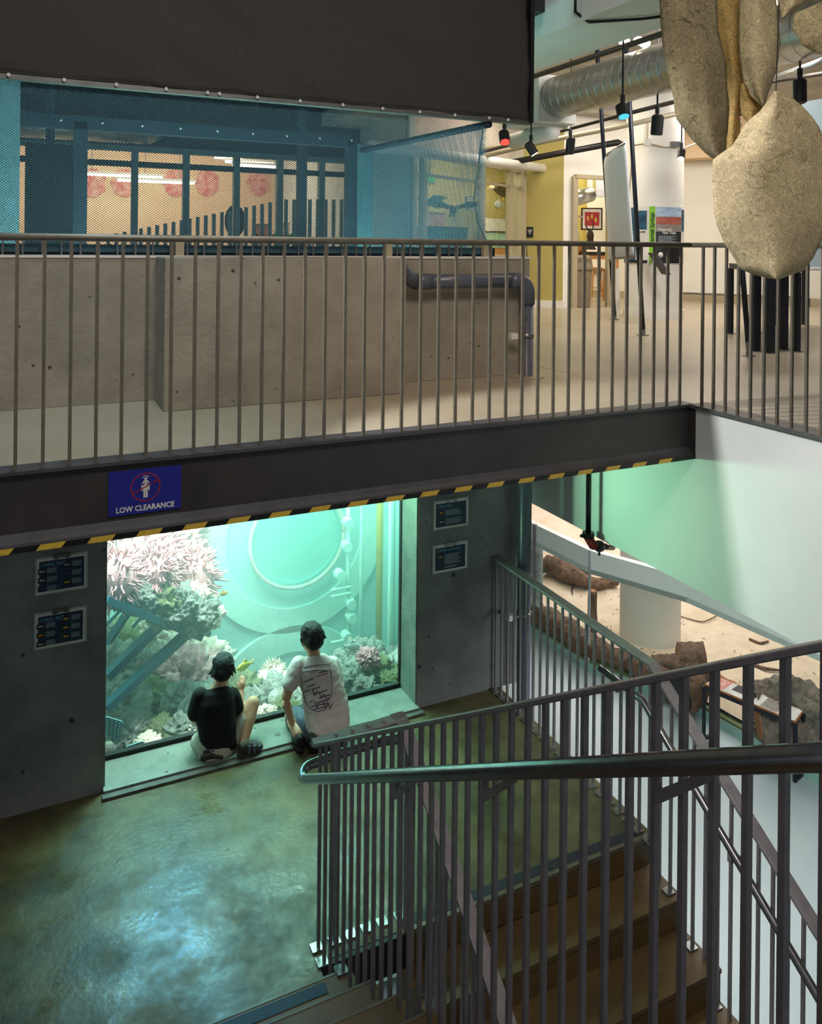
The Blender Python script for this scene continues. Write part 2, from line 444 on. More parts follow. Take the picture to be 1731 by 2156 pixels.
def text(body, c, right, up, size, m, parent, depth=.002, name='lettering', align='CENTER', bold=0.0, sx=1.0):
    cu = bpy.data.curves.new(name, 'FONT'); cu.body = body; cu.size = size; cu.align_x = align; cu.align_y = 'CENTER'
    cu.extrude = depth / 2; cu.offset = bold; cu.resolution_u = 2
    t = bpy.data.objects.new(name, cu); COL.objects.link(t)
    dg = bpy.context.evaluated_depsgraph_get()
    me = bpy.data.meshes.new_from_object(t.evaluated_get(dg))
    bpy.data.objects.remove(t); bpy.data.curves.remove(cu)
    r, u = V(right).normalized(), V(up).normalized(); n = r.cross(u)
    mt = Matrix((r * sx, u, n)).transposed().to_4x4(); mt.translation = V(c)
    me.transform(mt); me.materials.clear(); me.materials.append(MATS[m])
    return newobj(name, me, parent)

def evalmesh(o):
    dg = bpy.context.evaluated_depsgraph_get()
    me = bpy.data.meshes.new_from_object(o.evaluated_get(dg))
    mats = list(o.data.materials); old = o.data
    o.modifiers.clear(); o.data = me
    me.materials.clear()
    for q in mats: me.materials.append(q)
    return o
# ================================================================== STRUCTURE
# landing
o = B().poly([(-3, 3.45, ZL), (1.29, 3.45, ZL), (1.29, 3.72, ZL), (3.40, 3.72, ZL), (3.40, YW + .02, ZL), (-3, YW + .02, ZL)], (0, 0, -1), .16).build('floor_landing', 'landing_floor')
struct(o, 'polished stained concrete landing floor in front of the aquarium window', 'floor')
o = B().box((1.29, 3.69, ZL - .18), (1.78, 3.722, ZL - .003)).build('trim_1', 'black'); struct(o, 'dark edge of the landing between the two stair flights', 'trim')
# lower floor
o = B().box((-3, -2, ZF - .2), (16, 18, ZF)).build('floor_lower', 'lower_floor'); struct(o, 'pale blue grey floor of the lowest hall', 'floor')
# upper floor slab right of the stairwell, bridge slab
o = B().box((XE + .01, -2, -.30), (18, 20, 0)).build('floor_upper', 'upper_floor'); struct(o, 'beige polished concrete floor of the upper hall', 'floor')
o = B().box((-3, YB + .02, -.14), (XE, YW, 0)).build('floor_bridge', 'upper_floor'); struct(o, 'beige concrete walkway slab behind the front balustrade', 'floor')
o = B().box((3.68, YW, -.30), (XE, 20, 0)).build('floor_beside_tank', 'upper_floor'); struct(o, 'strip of upper hall floor beside the tank parapet', 'floor')
# downstand wall under upper floor edge
o = B().box((XE, -2, -1.205), (XE + .12, 12, -.02)).build('wall_right', 'white_wall'); struct(o, 'white downstand wall under the upper floor edge, tinted green beneath the walkway', 'wall')
o = B().box((XE - .02, -2, -.02), (XE + .14, YB - .02, .004)).build('trim_2', 'frame_grey'); struct(o, 'metal edge strip capping the white downstand wall', 'trim')
# tank wall with opening
WX0, WX1, ZS = .425, 2.665, -2.468
tw = [((-3, YW, ZL), (WX0, YG + .06, .93)), ((WX1, YW, ZL), (3.60, YG + .06, .93)), ((WX0, YW, -.55), (WX1, YG + .06, .93))]
m = B()
for a, b in tw: m.box(a, b)
o = m.build('wall_tank', 'concrete_blue'); struct(o, 'grey cast concrete tank wall around the aquarium window', 'wall')
o = B().box((-3, YW - .012, 0.002), (3.64, YW + .30, .935)).build('wall_parapet', 'concrete'); struct(o, 'tan grey concrete parapet of the tank above the walkway', 'wall')
o = B().box((.718, 5.04, 0), (2.345, YW, .945)).build('wall_parapet_block', 'concrete', bevel=.006); struct(o, 'thicker concrete block standing out from the tank parapet', 'wall')
o = B().box((-3, YW - .02, .935), (3.66, YW + .33, .95)).build('trim_3', 'white_paint'); struct(o, 'pale ledge along the top of the tank parapet', 'trim')
# sill
o = B().box((WX0, YW - .05, ZL), (WX1, YG, ZS)).build('window_sill', 'sill_concrete'); struct(o, 'green lit concrete sill below the aquarium window', 'sill')
o = B().box((WX0 - .01, YW - .10, ZL), (WX1 + .02, YW - .05, ZS - .014)).build('trim_4', 'sill_edge'); struct(o, 'dark worn edge strip in front of the aquarium sill', 'trim')
o = B().box((WX1 - .001, YW + .004, ZS), (WX1 + .012, YG, -.55)).build('trim_5', 'sill_concrete'); o.location.x = -.012; struct(o, 'smooth pale right reveal of the aquarium window', 'trim')
o = B().box((WX0 - .001, YW + .004, ZS), (WX0 + .012, YG, -.55)).build('trim_6', 'sill_concrete'); struct(o, 'smooth pale left reveal of the aquarium window', 'trim')
# aquarium window
wf = thing('window_1', 'large aquarium window with black gasket in the concrete wall', 'window', ((WX0 + WX1) / 2, YG, ZS)); wf['kind'] = 'structure'
B().box((WX0 + .02, YG, ZS), (WX1 - .01, YG + .02, -.55)).build('pane', 'glass_tank', wf)
g = B()
g.box((WX0, YG - .015, ZS), (WX0 + .025, YG + .02, -.55)); g.box((WX1 - .02, YG - .015, ZS), (WX1, YG + .02, -.55)); g.box((WX0, YG - .02, ZS), (WX1, YG + .02, ZS + .03))
g.build('gasket', 'black', wf)

# ------------------------------------------------------------------ bridge beam
bm_ = thing('steel_beam', 'dark painted steel channel beam carrying the walkway', 'beam', (0.5, YB, -.35))
B().box((-3, YB - .004, -.345), (XE + .01, YB + .02, 0)).build('web', 'beam_paint', bm_)
B().box((-3, YB - .03, -.012), (XE + .02, YB + .10, .004)).build('top_flange', 'beam_flange', bm_)
B().box((XE - .006, YB - .06, -.345), (XE + .012, YB + .02, 0)).build('end_plate', 'beam_paint', bm_)
# bottom flange with rounded fillet
fl = B()
prof = [(YB + .02, -.35), (YB - .058, -.35), (YB - .06, -.328), (YB - .035, -.32), (YB - .016, -.305), (YB - .006, -.28), (YB + .02, -.28)]
fl.add([(-3, y, z) for y, z in prof] + [(XE + .005, y, z) for y, z in prof], [tuple(range(7)), tuple(range(7, 14))] + [(i, (i + 1) % 7, (i + 1) % 7 + 7, i + 7) for i in range(7)])
fl.build('bottom_flange', 'beam_flange', bm_, smooth=False)
tape = thing('hazard_tape', 'black and yellow hazard tape along the lower beam edge', 'tape', (0.5, YB - .06, -.35))
B().box((-3, YB - .0612, -.3508), (XE, YB - .0602, -.324)).build('backing', 'black', tape)
x = -1.0; k = 0
ym = B().poly([(0, -.0016, 0), (.105, -.0016, 0), (.125, -.0016, .0262), (.02, -.0016, .0262)], (0, 1, 0), .001).mesh('yellow_stripe', 'tape_yellow')
x = -1.47
while x < XE - .13:
    newobj('yellow_stripe', ym, tape, (x, YB - .0602, -.3504)); x += .212

# ------------------------------------------------------------------ sign
sgn = thing('clearance_sign', 'blue LOW CLEARANCE warning sign fixed to the dark beam', 'sign', ony(305, 1085, YB - .01))
p00, p11 = ony(228, 1089, YB - .01), ony(382, 979, YB - .01)
B().box((p00.x, YB - .012, p00.z), (p11.x, YB - .004, p11.z)).build('panel', 'sign_blue', sgn)
cx_, cz_ = (p00.x + p11.x) / 2, ony(305, 1024, YB).z; fy = YB - .0125
text('LOW CLEARANCE', (cx_, fy, ony(305, 1067, YB).z), (1, 0, 0), (0, 0, 1), .036, 'sign_white', sgn, .001, 'lettering', bold=.0010, sx=.90)
rr = .068; ring = B()
n = 40
for i in range(n):
    a0, a1 = 2 * math.pi * i / n, 2 * math.pi * (i + 1) / n
    ring.add([(cx_ + q * math.cos(a), fy - .0012, cz_ + q * math.sin(a)) for a in (a0, a1) for q in (rr, rr - .005)], [(0, 1, 3, 2)])
ring.build('prohibition_ring', 'sign_red', sgn)
fig = B()
def disc(c, r, k=14): return [(c[0] + r * math.cos(2 * math.pi * i / k), fy - .0008, c[1] + r * math.sin(2 * math.pi * i / k)) for i in range(k)]
def fp(mb, pts): mb.add([(p[0], fy - .0008, p[1]) if len(p) == 2 else p for p in pts], [tuple(range(len(pts)))])
def q(u, v): return (cx_ + u, cz_ + v)
fp(fig, disc(q(0, .040), .0065)); fp(fig, disc(q(0, .019), .0065))
fp(fig, [q(-.011, .012), q(.011, .012), q(.011, -.014), q(-.011, -.014)])
fp(fig, [q(-.010, -.0145), q(-.001, -.0145), q(-.001, -.050), q(-.010, -.050)]); fp(fig, [q(.001, -.0145), q(.010, -.0145), q(.010, -.050), q(.001, -.050)])
fp(fig, [q(-.019, .010), q(-.013, .012), q(-.013, -.016), q(-.019, -.016)]); fp(fig, [q(.013, .012), q(.019, .010), q(.019, -.016), q(.013, -.016)])
fp(fig, [q(-.008, .033), q(.008, .033), q(.018, .018), q(.012, .016), q(.006, .026), q(-.006, .026), q(-.012, .016), q(-.018, .018)])
for a in (30, 60, 90, 120, 150):
    ca, sa = math.cos(math.radians(a)), math.sin(math.radians(a))
    fp(fig, [q(.010 * ca - .0015 * sa, .041 + .010 * sa + .0015 * ca), q(.010 * ca + .0015 * sa, .041 + .010 * sa - .0015 * ca), q(.017 * ca + .0015 * sa, .041 + .017 * sa - .0015 * ca), q(.017 * ca - .0015 * sa, .041 + .017 * sa + .0015 * ca)])
fig.build('pictogram', 'sign_white', sgn)
B().bar((cx_ - rr * .9, fy - .0014, cz_ - .027), (cx_ + rr * .9, fy - .0014, cz_ + .031), .0006, .005).build('slash', 'sign_red', sgn)

# ------------------------------------------------------------------ balustrades
BW = .0155
def bal_mesh(h, name='baluster', m='steel', w=BW):
    return B().box((-w / 2, -w / 2, 0), (w / 2, w / 2, h)).mesh(name, m)
plate_m = B().box((-.028, -.028, 0), (.028, .028, .010)).mesh('base_plate', 'steel_bright')
RS = lambda w_, h_: [(-w_ / 2, -h_ / 2), (w_ / 2, -h_ / 2), (w_ / 2, h_ / 2), (-w_ / 2, h_ / 2)]

# front balustrade on bridge
g1 = thing('balustrade', 'long grey steel balustrade along the front of the walkway', 'balustrade', (.5, YB + .01, 0))
B().tube([(-3, YB + .01, 1.055), (XE + .002, YB + .01, 1.055)], .0165, 12).build('top_rail', 'steel_olive', g1, smooth=True)
bmh = bal_mesh(1.045, m='steel_olive')
for k in range(-12, 36):
    x = -.073 + .1125 * k
    if x < XE - .02: newobj('baluster', bmh, g1, (x, YB + .01, .004))
g2 = thing('balustrade', 'grey steel balustrade on top of the white downstand wall at right', 'balustrade', (XE + .05, 2.5, 0))
B().tube([(XE + .02, YB + .01, 1.055), (XE + .02, -.5, 1.055)], .0165, 12).build('top_rail', 'steel_olive', g2, smooth=True)
for k in range(40):
    newobj('baluster', bmh, g2, (XE + .02, YB - .09 - .0975 * k, 0))
# low rail on parapet
g3 = thing('balustrade', 'low thin balustrade standing on the tank parapet in front of the net', 'balustrade', (.5, YW + .12, .95))
B().tube([(-3, YW + .12, 1.05), (3.62, YW + .12, 1.05)], .012, 10).build('top_rail', 'steel', g3, smooth=True)
bml = bal_mesh(.095, m='steel_bright', w=.011)
for k in range(-12, 31):
    newobj('baluster', bml, g3, (ony(5.6, 520, YW + .12).x + .1125 * k, YW + .12, .95))
for px in (377, 815, 1020):
    pp = ony(px, 520, YW + .12)
    newobj('post', B().box((-.028, -.02, 0), (.028, .02, .10)).mesh('post', 'conduit'), g3, (pp.x, YW + .10, .95))

# outer guard of landing and lower flight
SL = .178 / .28
XR, HR = 3.345, 1.055
def zdown(y): return ZL - max(0, 3.66 - y) * SL
g4 = thing('stair_guard', 'grey steel guard along the outer edge of the landing and lower stair flight', 'railing', (XR, 4.6, ZL))
B().sweep([(XR, YW - .0, ZL + HR), (XR, 3.66, ZL + HR), (XR, -.2, zdown(-.2) + HR)], RS(.072, .020)).build('top_rail', 'steel', g4, bevel=.003)
bmg = bal_mesh(HR)
bms = bal_mesh(1.16)
y = 5.43; k = 0
while y > -.1:
    zb = zdown(y)
    if y > 3.66:
        newobj('baluster', bmg, g4, (XR, y, ZL))
        newobj('base_plate', plate_m, g4, (XR - .012, y, ZL))
    else:
        stp = math.floor((3.72 - y) / .28) + 1
        zt = ZL - .178 * stp
        top = zb + HR
        b_ = newobj('baluster', bmg, g4, (XR, y, zt)); b_.scale = (1, 1, (top - zt) / HR)
        if k % 2 == 0: newobj('base_plate', plate_m, g4, (XR - .012, y, zt))
    y -= .0878; k += 1
hr = [(XR - .075, 4.05, ZL + .86), (XR - .075, 3.66, ZL + .86)] + [(XR - .075, yy, zdown(yy) + .86) for yy in (3.2, 2.4, 1.2, -.2)]
B().tube(hr, .021, 14).build('handrail', 'handrail_steel', g4, smooth=True)
def bracket(g, x, y, z, dx):
    mb = B(); mb.box((x - .004, y - .012, z - .075), (x + .004, y + .012, z - .02)); mb.box((min(x, x + dx), y - .012, z - .075), (max(x, x + dx), y + .012, z - .060))
    mb.build('bracket', 'steel', g)
for yy in (3.9, 3.0, 2.1): bracket(g4, XR - .075, yy, zdown(yy) + .86, .07)

# inner guard between the flights (switchback)
XU, XI, YT = 1.318, 1.755, 3.80
def zup(y): return ZL + (3.80 - y) * SL * .998
g5 = thing('stair_guard', 'near grey steel guard wrapping the inner edges of both stair flights', 'railing', (XU, 3.8, ZL))
ztop = lambda y: -1.475 + (3.80 - y) * .6345
B().sweep([(XU, 3.84, ztop(3.84)), (XU, -.9, ztop(-.9))], RS(.070, .016)).build('top_rail', 'steel', g5, bevel=.003)
B().sweep([(XU - .035, 3.805, -1.470), (XI + .04, 3.805, -1.455)], RS(.072, .016)).build('top_rail', 'steel', g5, bevel=.003)
zlow = lambda y: -1.455 - (3.78 - y) * .6345
B().sweep([(XI, 3.842, -1.452), (XI, 3.74, -1.462), (XI, .3, zlow(.3))], RS(.072, .018)).build('top_rail', 'steel', g5, bevel=.003)
y = YT; k = 0
while y > -.8:
    stp = max(0, math.floor((3.45 - y) / .28) + 1) if y < 3.45 else 0
    zt = ZL + .178 * stp
    b_ = newobj('baluster', bmg, g5, (XU, y, zt - .02)); b_.scale = (1, 1, (ztop(y) - zt + .015) / HR)
    if k % 3 == 0 or k in (1, 4): newobj('base_plate', plate_m, g5, (XU - .010, y, zt))
    y -= .0878; k += 1
x = XU + .085
while x < XI - .03:
    newobj('baluster', bmg, g5, (x, YT, ZL)); newobj('base_plate', plate_m, g5, (x, YT, ZL)); x += .0878
y = YT; k = 0
while y > .3:
    stp = math.floor((3.72 - y) / .28) + 1 if y < 3.72 else 0
    zt = ZL - .178 * stp
    b_ = newobj('baluster', bmg, g5, (XI, y, zt)); b_.scale = (1, 1, ((zlow(y) if y < 3.74 else -1.455) - zt) / HR)
    if k % 3 == 0: newobj('base_plate', plate_m, g5, (XI + .01, y, zt))
    y -= .0878; k += 1
# handrail loop
XH = XU - .085
zh = lambda y: -1.630 + (3.80 - y) * .6235
hp = [(XH, yy, zh(yy)) for yy in (-.9, 1, 2, 3, 3.5, 3.72)]
r_ = .075
for a in range(0, 91, 15):
    t = math.radians(a); hp.append((XH + r_ - r_ * math.cos(t), 3.80 + r_ * math.sin(t) * 1.2, zh(3.80) + .004 * a / 90))
hp += [(XU + .1, 3.895, -1.618), (XI - .06, 3.893, -1.612)]
for a in range(90, -1, -15):
    t = math.radians(a); hp.append((XI + .085 - r_ + r_ * math.cos(t), 3.80 + r_ * math.sin(t) * 1.2, -1.62 - .02 * (90 - a) / 90))
hp += [(XI + .085, yy, zlow(yy) - .18) for yy in (3.6, 3.0, 2.0, .4)]
B().tube(hp, .0235, 16).build('handrail', 'handrail_steel', g5, smooth=True)
def brk(x, y, z):
    # flat bracket: plate from baluster dropping and rising to the handrail
    mb = B()
    mb.poly([(x + .078, y + .03, z - .02), (x + .078, y + .03, z - .135), (x + .078, y - .16, z + .045), (x + .078, y - .16, z + .072), (x + .078, y + .002, z - .075), (x + .078, y + .002, z - .02)], (-1, 0, 0), .008)
    mb.bar((x, y + .016, z - .024), (x + .075, y + .016, z - .024), .028, .008)
    mb.build('bracket', 'steel', g5)
for px in (800, 985, 1340):
    pp = onx(px, 1655, XH); brk(XH, pp.y, zh(pp.y))

# ------------------------------------------------------------------ stairs
s1 = thing('staircase', 'brown concrete stair flight going up from the landing toward the viewer', 'staircase', (.5, 3.45, ZL))
for k in range(1, 15):
    y1 = 3.45 - .28 * (k - 1); z1 = ZL + .178 * k
    B().box((-.75, y1 - .28, z1 - .178 - (.10 if k > 1 else 0)), (1.355, y1, z1)).build('step', 'step_concrete', s1)
    if k == 1: B().box((-.75, y1 - .080, z1), (1.22, y1 - .022, z1 + .003)).build('nosing_strip', 'nosing_strip', s1)
    B().box((-.75, y1 - .008, z1 - .02), (1.355, y1 + .004, z1 + .002)).build('nosing', 'nosing_metal', s1)
s2 = thing('staircase', 'brown concrete stair flight descending from the landing to the lower floor', 'staircase', (2.5, 3.72, ZF))
for k in range(1, 14):
    y1 = 3.72 - .28 * (k - 1); z1 = ZL - .178 * k
    B().box((1.735, y1 - .28, z1 - .26), (3.385, y1 + .02, z1)).build('step', 'step_concrete', s2)
    B().box((1.735, y1 - .288, z1 - .022), (3.385, y1 - .268, z1 + .002)).build('nosing', 'step_concrete', s2)
B().box((1.735, 3.70, ZL - .17), (3.385, 3.722, ZL - .002)).build('riser', 'step_concrete', s2)
B().box((1.78, 3.725, ZL), (3.31, 3.785, ZL + .003)).build('nosing_strip', 'nosing_strip', s2)
B().box((1.735, 3.696, ZL - .024), (3.385, 3.725, ZL + .001)).build('nosing', 'nosing_metal', s2)

# ------------------------------------------------------------------ clipboards
def clipboard(label, c4, title, photos, txt, y=YW - .001):
    a, b, c, d = [ony(px, py, y) for px, py in c4]          # tl tr br bl
    wx = ((b.x - a.x) + (c.x - d.x)) / 2; hz = ((a.z - d.z) + (b.z - c.z)) / 2
    ctr = (a + b + c + d) / 4
    t = thing('clipboard', label, 'clipboard', (ctr.x, y, ctr.z - hz / 2), 'clipboards of fish guides beside the aquarium window')
    def rect(u0, v0, u1, v1, dy, m, name, thick=.0015, par=t):
        return B().box((ctr.x + u0, y - dy - thick, ctr.z + v0), (ctr.x + u1, y - dy, ctr.z + v1)).build(name, m, par)
    W, H = wx / 2, hz / 2
    rect(-W, -H, W, H, 0, 'clear_plastic', 'board', .004)
    rect(-W + .012, -H + .008, W - .012, H - .014, .004, 'sign_white', 'sheet', .001)
    rect(-W + .024, -H + .02, W - .024, H - .026, .0051, 'print_blue', 'print', .001)
    cl = B(); cl.box((ctr.x - .05, y - .012, ctr.z + H - .014), (ctr.x + .05, y - .004, ctr.z + H + .006)); cl.bar((ctr.x - .045, y - .014, ctr.z + H - .016), (ctr.x - .02, y - .014, ctr.z + H - .016), .004, .006); cl.bar((ctr.x + .02, y - .014, ctr.z + H - .016), (ctr.x + .045, y - .014, ctr.z + H - .016), .004, .006)
    cl.tube([(ctr.x - .05, y - .013, ctr.z + H + .004), (ctr.x + .05, y - .013, ctr.z + H + .004)], .004, 6)
    cl.build('clip', 'steel_bright', t)
    text(title[0], (ctr.x - W + .034, y - .0063, ctr.z + H - .05), (1, 0, 0), (0, 0, 1), title[1], 'print_title', t, .0004, 'title', 'LEFT', sx=.85)
    for (u, v, fm) in photos:
        rect(u - .022, v - .016, u + .022, v + .016, .0061, 'photo_dark', 'photo', .0005)
        fb = B(); k = 10
        pts = [(ctr.x + u - .004 + .013 * math.cos(2 * math.pi * i / k), y - .0068, ctr.z + v + .007 * math.sin(2 * math.pi * i / k)) for i in range(k)]
        fb.add(pts, [tuple(range(k))]); fb.add([(ctr.x + u + .007, y - .0068, ctr.z + v), (ctr.x + u + .017, y - .0068, ctr.z + v + .008), (ctr.x + u + .017, y - .0068, ctr.z + v - .008)], [(0, 1, 2)])
        fb.build('fish_picture', fm, t)
    tb = B()
    for (u0, u1, v0, n, pitch) in txt:
        for i in range(n):
            uu = u1 - (R.random() * .25 * (u1 - u0))
            tb.add([(ctr.x + u0, y - .0064, ctr.z + v0 - pitch * i), (ctr.x + uu, y - .0064, ctr.z + v0 - pitch * i), (ctr.x + uu, y - .0064, ctr.z + v0 - pitch * i + .0022), (ctr.x + u0, y - .0064, ctr.z + v0 - pitch * i + .0022)], [(0, 1, 2, 3)])
    o = tb.build('print_lines', 'print_text', t); o['kind'] = 'stuff'
grid6 = [(-.115, .03), (-.115, -.025), (-.115, -.08), (.03, .052), (.03, -.003), (.03, -.058)]
six = lambda cols: [(u, v, c) for (u, v), c in zip(grid6, cols)]
t6 = [(u + .03, u + .09, v + .014, 6, .0055) for u, v in grid6]
clipboard('upper CORAL REEF clipboard on the wall left of the aquarium window', [(72, 1175), (187, 1160), (184, 1238), (75, 1254)], ('CORAL REEF', .029), six(['fish_silver', 'fish_silver', 'fish_blue', 'fish_silver', 'fish_blue', 'fish_gold']), t6)
clipboard('lower CORAL REEF clipboard on the wall left of the aquarium window', [(70, 1291), (185, 1274), (181, 1350), (72, 1370)], ('CORAL REEF', .029), six(['fish_silver', 'fish_orange', 'fish_silver', 'fish_gold', 'fish_gold', 'fish_gold']), t6)
clipboard('CORAL REEF clipboard with two fish on the wall right of the aquarium window', [(912, 1055), (987, 1045), (986, 1107), (911, 1116)], ('CORAL REEF', .027), [(-.085, .015, 'fish_orange'), (-.085, -.055, 'fish_silver')], [(-.05, .10, .03, 8, .006), (-.05, .10, -.035, 8, .006)])
clipboard('COMMON CLOWNFISH clipboard on the wall right of the aquarium window', [(911, 1148), (985, 1137), (984, 1197), (909, 1208)], ('COMMON CLOWNFISH', .0235), [(-.085, .012, 'fish_orange')], [(-.05, .10, .025, 13, .0062), (-.05, .06, -.065, 3, .0062)])

a, b = ony(927, 1026, YW - .001), ony(968, 1037, YW - .001)
nt_ = thing('blue_notice', 'blue notice sheet half hidden behind the beam above the right clipboards', 'sign', (a.x, YW, b.z))
B().box((a.x, YW - .004, b.z), (b.x, YW, b.z + .16)).build('panel', 'sign_blue', nt_); B().box((a.x + .01, YW - .005, b.z + .05), (b.x - .01, YW - .004, b.z + .11)).build('print', 'sign_white', nt_)
# ------------------------------------------------------------------ pipe on the parapet
xp, yp = 3.545, 5.335
pp_ = thing('drain_pipe', 'dark grey plastic drain pipe elbowing along the parapet and down past the walkway', 'pipe', (xp, yp, 0))
zp = .765; rp = .055
B().tube([(2.30, 5.20, 1.0 - .13), (2.40, 5.25, .86), (2.47, 5.29, .80), (2.56, yp, zp)], rp * 1.05, 18).build('elbow', 'pipe_pvc', pp_, smooth=True)
B().tube([(2.53, yp, zp), (xp - .09, yp, zp)], rp, 18).build('run', 'pipe_pvc', pp_, smooth=True)
B().tube([(2.55, yp, zp), (2.68, yp, zp)], rp * 1.12, 18).build('coupling', 'pipe_pvc', pp_, smooth=True)
arc = [(xp - .17, yp, zp), (xp - .10, yp, zp)] + [(xp - .10 + .10 * math.sin(math.radians(a)), yp, zp - .10 + .10 * math.cos(math.radians(a))) for a in range(15, 91, 15)] + [(xp, yp, zp - .19)]
B().tube(arc, rp * 1.14, 18, up=(0, 1, 0)).build('elbow', 'pipe_pvc', pp_, smooth=True)
B().tube([(xp, yp, zp - .18), (xp, yp, ZF)], rp * .97, 18).build('downpipe', 'pipe_pvc', pp_, smooth=True)
for zc in (.33, ZL + .62):
    B().tube([(xp, yp, zc - .016), (xp, yp, zc + .016)], rp * 1.06, 18).build('clamp', 'steel_bright', pp_, smooth=True)
    B().box((xp - .17, yp - .045, zc - .022), (xp - .11, yp + .0, zc + .022)).build('clamp_pad', 'white_paint', pp_)
    B().bar((xp - .12, yp - .03, zc), (xp - .04, yp - .045, zc), .01, .02).build('clamp_arm', 'steel_bright', pp_)
nrm = (CAM - V((xp, yp, .45))); nrm.z = 0; nrm.normalize(); rgt = V((0, 0, 1)).cross(nrm)
text('1', V((xp, yp, .46)) + nrm * (rp * .985) - rgt * .0, rgt, (0, 0, 1), .055, 'black', pp_, .001, 'numeral')
fl_ = B().lathe((xp, yp, 0), (0, 0, 1), [(0.001, .14), (.006, .14), (.008, rp)], 24).build('floor_flange', 'conduit', pp_)

# ------------------------------------------------------------------ sprinkler drop with red valve
px_ = 3.845
pa = onx(1240, 995, px_); pv = onx(1240, 1132, px_)
sp = thing('sprinkler_pipe', 'black pipe with dark red coupling hanging below the walkway', 'pipe', (px_, pa.y, pv.z))
B().tube([(px_, pa.y, -.14), (px_, pa.y, pv.z + .02)], .021, 12).build('drop', 'black_gloss', sp, smooth=True)
rv = B(); e0 = V((px_, pa.y, pv.z)); e1 = onx(1262, 1150, px_ + .04); e2 = onx(1290, 1152, XE + .2)
rv.tube([e0 + V((0, 0, .03)), e0, e0 * .6 + e1 * .4 - V((0, 0, .03)), e1], .034, 12)
rv.build('coupling', 'red_valve', sp, smooth=True)
cb = B(); cb.lathe(e0 + V((0, 0, .02)), (0, 0, 1), [(-.02, .046), (.02, .046)], 12); cb.lathe(e1, (e2 - e1), [(-.02, .042), (.02, .042)], 12); cb.bar(e0 + V((-.07, 0, .02)), e0 + V((.05, 0, .02)), .02, .02); cb.bar(e1 - V((0, 0, .07)), e1, .012, .012)
cb.build('bolt_clamp', 'black_gloss', sp)
B().tube([e1, e2], .024, 12).build('branch', 'black_gloss', sp, smooth=True)
# ================================================================== TANK
TX0, TX1, TY1, TZ0, TZ1 = -.30, 3.55, 8.3, -4.7, .74
m = B()
m.box((TX0, TY1, TZ0), (TX1, TY1 + .1, .93)); m.box((TX0 - .1, YG + .06, TZ0), (TX0, TY1 + .1, .93)); m.box((TX1, YG + .06, TZ0), (TX1 + .05, TY1 + .1, .93))
m.box((TX0 - .1, YG + .02, TZ0 - .1), (TX1 + .05, TY1 + .1, TZ0))
o = m.build('wall_aquarium', 'tank_wall'); struct(o, 'pale turquoise inner walls and floor of the aquarium', 'wall')
wt = B().box((TX0 + .01, YG + .07, TZ0 + .01), (TX1 - .01, TY1 - .01, .62)).build('aquarium_water', 'water'); tag(wt, 'bright turquoise water filling the aquarium behind the window', 'water', None, 'stuff')

# round porthole on the far tank wall
pc = ony(622, 1128, TY1)
ph = thing('porthole', 'large round acrylic bubble window in the far aquarium wall', 'window', (pc.x, TY1, pc.z - .98)); 
m = B(); n = 48
def annulus(mb, c, r0, r1, y, n=48, th=.03):
    for i in range(n):
        a0, a1 = 2 * math.pi * i / n, 2 * math.pi * (i + 1) / n
        P = [(c.x + r * math.cos(a), yy, c.z + r * math.sin(a)) for yy in (y, y - th) for r in (r0, r1) for a in (a0, a1)]
        mb.add(P, [(0, 1, 3, 2), (4, 6, 7, 5), (0, 4, 5, 1), (2, 3, 7, 6)])
annulus(m, pc, .76, 1.02, TY1 - .001, th=.05); m.build('ring', 'tank_ring', ph)
m = B()
m.tube([(pc.x + .52 * math.cos(2 * math.pi * i / 48), TY1 - .10, pc.z + .52 * math.sin(2 * math.pi * i / 48)) for i in range(49)], .022, 8, up=(0, 1, 0)); m.build('inner_rim', 'coral_white', ph, smooth=True)
B().ell((pc.x, TY1 - .06, pc.z), (.50, .26, .50), 28, 16).build('bubble', 'glass_bubble', ph, smooth=True)
m = B(); annulus(m, pc, .50, .76, TY1 - .001, th=.02); m.build('collar', 'tank_wall', ph)
pc2 = ony(608, 1490, TY1)
ph2 = thing('porthole', 'second round window low in the far aquarium wall, behind the boys', 'window', (pc2.x, TY1, pc2.z - .98))
m = B(); annulus(m, pc2, .62, .90, TY1 - .001, th=.05); m.build('ring', 'tank_ring', ph2)
m = B(); annulus(m, pc2, .0, .62, TY1 - .001, th=.02); m.build('pane', 'tank_wall', ph2)
# stand pipes at right
for px, rr_, mm in ((800, .035, 'fish_gold'), (762, .02, 'tank_ring'), (825, .03, 'tank_ring'), (838, .045, 'tank_wall')):
    a = ony(px, 1100, 7.6 if px < 820 else 6.9)
    t = B().tube([(a.x, a.y, TZ0), (a.x, a.y, .7)], rr_, 12).build('tank_pipe', mm, smooth=True)
    tag(t, {800: 'yellowish algae covered standpipe at the right of the aquarium', 762: 'thin pale standpipe left of the yellowish standpipe', 825: 'pale standpipe between the yellow standpipe and the corner', 838: 'thick turquoise standpipe closest to the right gasket'}[px], 'pipe')
t = thing('pump_fitting', 'pale valve manifold with loops in front of the standpipes', 'pump', ony(735, 1330, 7.7))
for (px, py) in ((733, 1100), (730, 1150), (715, 1210), (738, 1270), (740, 1300), (730, 1340)):
    a = ony(px, py, 7.72); B().lathe(a - V((0, .05, 0)), (0, 1, 0), [(0, .05), (.1, .055)], 12).build('valve', 'tank_ring', t)
B().tube([ony(733, 1060, 7.75), ony(735, 1360, 7.75)], .022, 10).build('manifold', 'tank_ring', t, smooth=True)
for py in (1235, 1248, 1345):
    B().tube([ony(697, py + 8, 7.7), ony(738, py, 7.7)], .014, 8).build('bracket', 'tank_ring', t)

